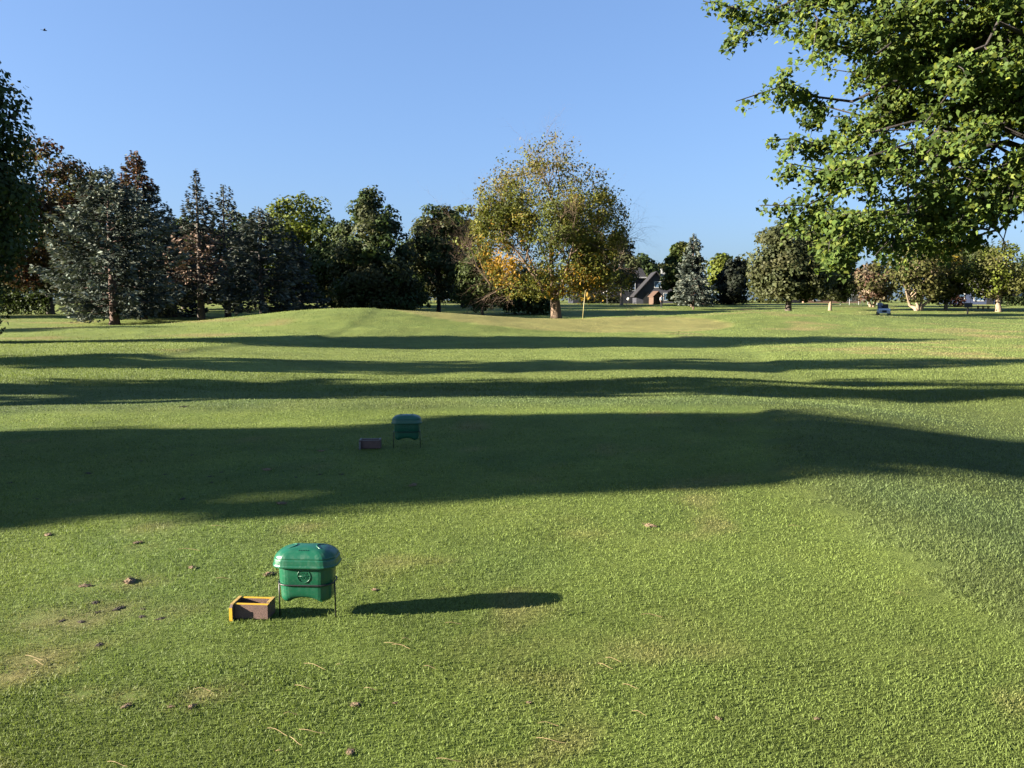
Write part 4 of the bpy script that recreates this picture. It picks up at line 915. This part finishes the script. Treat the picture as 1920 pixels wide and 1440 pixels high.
def bench(name, label, cat, loc, rz, L=1.6, back=False, h=.45):
    o = thing(name, label, cat, loc, rz)
    for k in range(3): MB().box(-L / 2, L / 2, -.2 + k * .14, -.08 + k * .14, h - .05, h).build('seat_plank', M['wood'], o)
    for sx in (-1, 0, 1):
        for sy in (-.16, .16): MB().box(sx * (L / 2 - .12) - .045, sx * (L / 2 - .12) + .045, sy - .04, sy + .04, -.05, h - .052).build('leg', M['wood'], o)
    return o
bench('bench', 'low brown wooden bench left of the round grey-green tree', 'bench', spot(1429, 82), R(8), 1.15, h=.5)
bench('bench', 'reddish wooden bench on the lawn before the blue house', 'bench', spot(1843, 104), R(-6), 1.5)
o = thing('tee_sign', 'dark signboard on a post right of the pale tree trunks', 'sign', spot(1814, 90)); MB().box(-.07, .07, -.05, .05, -.1, 1.0).build('post', M['bark_dark'], o); MB().box(-.45, .45, -.09, -.053, .72, 1.25).build('board', M['black'], o)
o = thing('marker_post', 'small white post in the shade left of the golden tree', 'post', spot(906, 86)); MB().tube([(0, 0, -.1), (0, 0, .5)], [.06, .06], 8).build('shaft', M['trim'], o); MB().tube([(0, 0, .5), (0, 0, .56)], [.075, .05], 8).build('cap', M['trim'], o)

# ------------------------------------------------------------------ bird
bY = 42.0; o = thing('bird', 'tiny dark bird flying high in the upper left sky', 'bird', (wx(86, bY, 14), bY, wz(57, bY)), R(40))
M['feather'] = simple('dark_feather', (.02, .022, .03), .7, .2, 20)
MB().tube([(-.10, 0, 0), (-.06, 0, .005), (0, 0, 0), (.07, 0, .012), (.10, 0, .012), (.125, 0, .008)], [.004, .022, .032, .022, .018, .003], 8).build('body', M['feather'], o, smooth=True)
for sg in (-1, 1):
    MB().add([(.03, 0, .01), (.035, sg * .09, .05), (-.02, sg * .20, .045), (-.045, sg * .10, .045), (-.04, 0, .01), (.03, 0, .016), (.035, sg * .09, .056), (-.02, sg * .20, .048), (-.045, sg * .10, .05), (-.04, 0, .016)],
             [(0, 1, 2, 3, 4), (9, 8, 7, 6, 5), (0, 5, 6, 1), (1, 6, 7, 2), (2, 7, 8, 3), (3, 8, 9, 4)]).build('wing', M['feather'], o)
MB().add([(-.09, -.008, 0), (-.17, -.03, 0), (-.17, .03, 0), (-.09, .008, 0), (-.09, 0, .008)], [(0, 1, 2, 3), (0, 4, 1), (1, 4, 2), (2, 4, 3)]).build('tail', M['feather'], o)

# ------------------------------------------------------------------ divots, leaves and straw on the tee
M['soil'] = simple('dry_sod', (.27, .185, .11), .95, .45, 60, .6); M['soil_dark'] = simple('dark_soil', (.06, .045, .03), .95, .4, 60, .6); M['straw'] = simple('dry_straw', (.36, .25, .12), .8, .25, 40)  # second soil is a darker brown for holes and some divots
def clod(seed, blades=26):
    rg = np.random.default_rng(seed); m = MB(); vs = []; fs = []; n = 9
    for i in range(4):
        ph = i / 3 * math.pi / 2
        for k in range(n):
            a = 2 * math.pi * k / n; r = (.5 * math.cos(ph) + .02) * (.7 + .5 * rg.uniform()); vs.append((r * math.cos(a), .6 * r * math.sin(a), .24 * math.sin(ph) * (.6 + .7 * rg.uniform()) - .03))
    for i in range(3):
        for k in range(n): fs.append((i * n + k, i * n + (k + 1) % n, (i + 1) * n + (k + 1) % n, (i + 1) * n + k))
    fs.append(tuple(3 * n + k for k in range(n))); m.add(vs, fs)
    for k in range(blades):
        a = rg.uniform(0, 6.28); r = rg.uniform(.1, .5); p = np.array([r * math.cos(a), .6 * r * math.sin(a), .06]); d = np.array([math.cos(a + rg.normal(0, .8)) * rg.uniform(.15, .5), math.sin(a) * rg.uniform(.1, .35), rg.uniform(-.02, .22)]); s_ = np.cross(d, (0, 0, 1)); s_ = s_ / np.linalg.norm(s_) * .018
        m.add([p - s_, p + s_, p + d * .6 + s_ * .7 + (0, 0, .03), p + d, p + d * .6 - s_ * .7 + (0, 0, .03)], [(0, 1, 2, 3, 4)])
    return m.mesh('divot')
CL = {}
for mt in ('soil', 'soil_dark'):
    for v in range(4): me = clod(300 + v); me.materials.append(M[mt]); CL[mt, v] = me
def divot(px, py, wpx, mt, label, group=None, k=[0]):
    x, y = ground_xy(px, py); k[0] += 1; o = link('divot', CL[mt, k[0] % 4]); o.location = (x, y, Zs(x, y) + (.004 if mt == 'soil' else .001)); s = wpx / FPX * math.hypot(y, EYE); s *= .78; o.scale = (s, s, s * (.7 if mt == 'soil' else .45)); o.rotation_euler = (0, 0, k[0] * 1.7)
    tag(o, label, 'divot', group)
for a in ((242, 1092, 40, 'soil', 'largest ragged tan divot left of the brown box'), (160, 1100, 26, 'soil', 'flat tan divot just left of the largest ragged divot'), (360, 1066, 24, 'soil', 'upright brown divot with a dark shadow above the brown box'), (258, 1020, 22, 'soil', 'brown divot near the edge of the big shadow at left'),
          (1218, 986, 32, 'soil', 'lone tan divot right of centre below the big shadow'), (505, 1080, 30, 'soil', 'brown divot beside the left flank of the foreground bin'), (702, 1108, 18, 'soil', 'small pale divot right of the foreground bin'), (236, 1325, 26, 'soil', 'round tan divot with dark shadow at lower left'),
          (320, 1327, 18, 'soil', 'left one of the paired tan divots at lower left'), (360, 1327, 24, 'soil', 'right one of the paired tan divots at lower left'), (665, 1322, 26, 'soil', 'tan divot straight below the foreground bin'), (656, 1411, 28, 'soil', 'flat tan divot at the bottom edge below the bin'),
          (992, 1318, 14, 'soil', 'small tan lump at lower centre'), (1345, 1348, 18, 'soil', 'small brownish divot at lower right of centre'), (1530, 1349, 16, 'soil', 'small tan divot at lower right'), (90, 1004, 24, 'soil', 'brown divot at the left edge just below the shadow'),
          (345, 767, 22, 'soil_dark', 'dark lump at the far edge of the tee'), (165, 888, 24, 'soil_dark', 'larger dark divot in the shadow at left'), (18, 906, 16, 'soil_dark', 'dark divot in the shadow at the left edge'), (500, 881, 24, 'soil', 'pale divot in the middle of the shadow'), (775, 911, 26, 'soil', 'flat pale divot in the shadow below the far bin'), (527, 946, 26, 'soil', 'brown divot at the near edge of the shadow'), (342, 937, 20, 'soil_dark', 'dark flat divot near the front of the shadow'),
          (602, 846, 16, 'soil', 'pale divot left of the shaded brown box'), (186, 1207, 24, 'soil_dark', 'dark soil hole left of and below the brown box'), (740, 1318, 12, 'soil', 'tiny tan lump right of the divot below the bin')):
    divot(*a)
for px, py, wp in ((178, 1131, 22), (183, 1148, 18), (266, 1155, 20), (300, 1159, 22), (152, 1166, 20), (116, 1164, 16), (268, 1141, 16), (222, 1141, 30)): divot(px, py, wp, 'soil_dark', 'dark worn hole in the turf among the cluster left of the brown box', 'dark worn holes in the turf')
for px, py, wp in ((395, 893, 16), (396, 905, 14), (415, 885, 12), (360, 853, 12), (600, 1010 - 120, 14), (555, 895, 12), (640, 890, 14), (265, 864, 12), (310, 890, 12), (70, 935, 10)): divot(px, py, wp, 'soil_dark', 'small dark divot scattered in the tree shadow on the tee', 'small divots in the shadow')
def straw(px, py, lpx, ang, label=None, group='dry pine needles and straws', k=[0]):
    x, y = ground_xy(px, py); k[0] += 1; rg = np.random.default_rng(900 + k[0]); L = lpx / FPX * math.hypot(y, EYE); b = rg.uniform(-.09, .09)
    pts = [((t - .5) * L, b * L * math.sin(t * math.pi), .013 + .005 * math.sin(t * 5)) for t in np.linspace(0, 1, 6)]
    o = MB().tube(pts, [.0007, .0010, .0011, .0011, .0009, .0005], 4).build('straw', M['straw']); o.location = (x, y, Zs(x, y)); o.rotation_euler = (0, 0, R(ang))
    tag(o, label or 'thin dry straw lying on the foreground turf', 'straw', group)
for a in ((590, 1253, 48, -25), (640, 1250, 18, 10), (570, 1293, 36, -15), (740, 1212, 40, -10), (752, 1217, 36, -20), (762, 1203, 16, 5), (805, 1254, 22, -12), (850, 1172, 30, 0), (1150, 1241, 30, -25), (1135, 1252, 30, -35), (1182, 1290, 30, -25), (1028, 1362, 36, -8), (1033, 1391, 52, -14), (520, 1378, 46, -28), (585, 1376, 48, -10), (555, 1395, 36, -40), (842, 1428, 44, -6), (528, 1415, 20, 0), (545, 1344, 24, 5), (695, 1296, 24, -8), (65, 1236, 44, -20), (72, 1245, 30, -30), (380, 1299, 30, -8), (1222, 1160, 38, -10), (1198, 1340, 26, -25), (420, 1090, 30, 0), (355, 1035, 44, -5), (630, 1054, 20, -5), (410, 990, 30, 0), (1490, 990, 22, -4), (220, 1437, 40, -15)): straw(*a)

ORD = 'first second third fourth fifth sixth seventh eighth ninth tenth eleventh twelfth thirteenth fourteenth fifteenth sixteenth seventeenth eighteenth nineteenth twentieth'.split() + ['twenty-' + a for a in 'first second third fourth fifth sixth seventh eighth ninth'.split()] + ['thirtieth', 'thirty-first', 'thirty-second']
for grp, txt in (('dry pine needles and straws', 'thin dry straw, {} from the left, lying on the foreground turf'), ('small divots in the shadow', 'small dark divot, {} from the left, in the tree shadow'), ('dark worn holes in the turf', 'dark worn turf hole, {} from the left, left of the brown box')):
    L = sorted((o for o in C.objects if o.get('group') == grp), key=lambda o: o.location.x / o.location.y)
    for o, w in zip(L, ORD): o['label'] = txt.format(w)
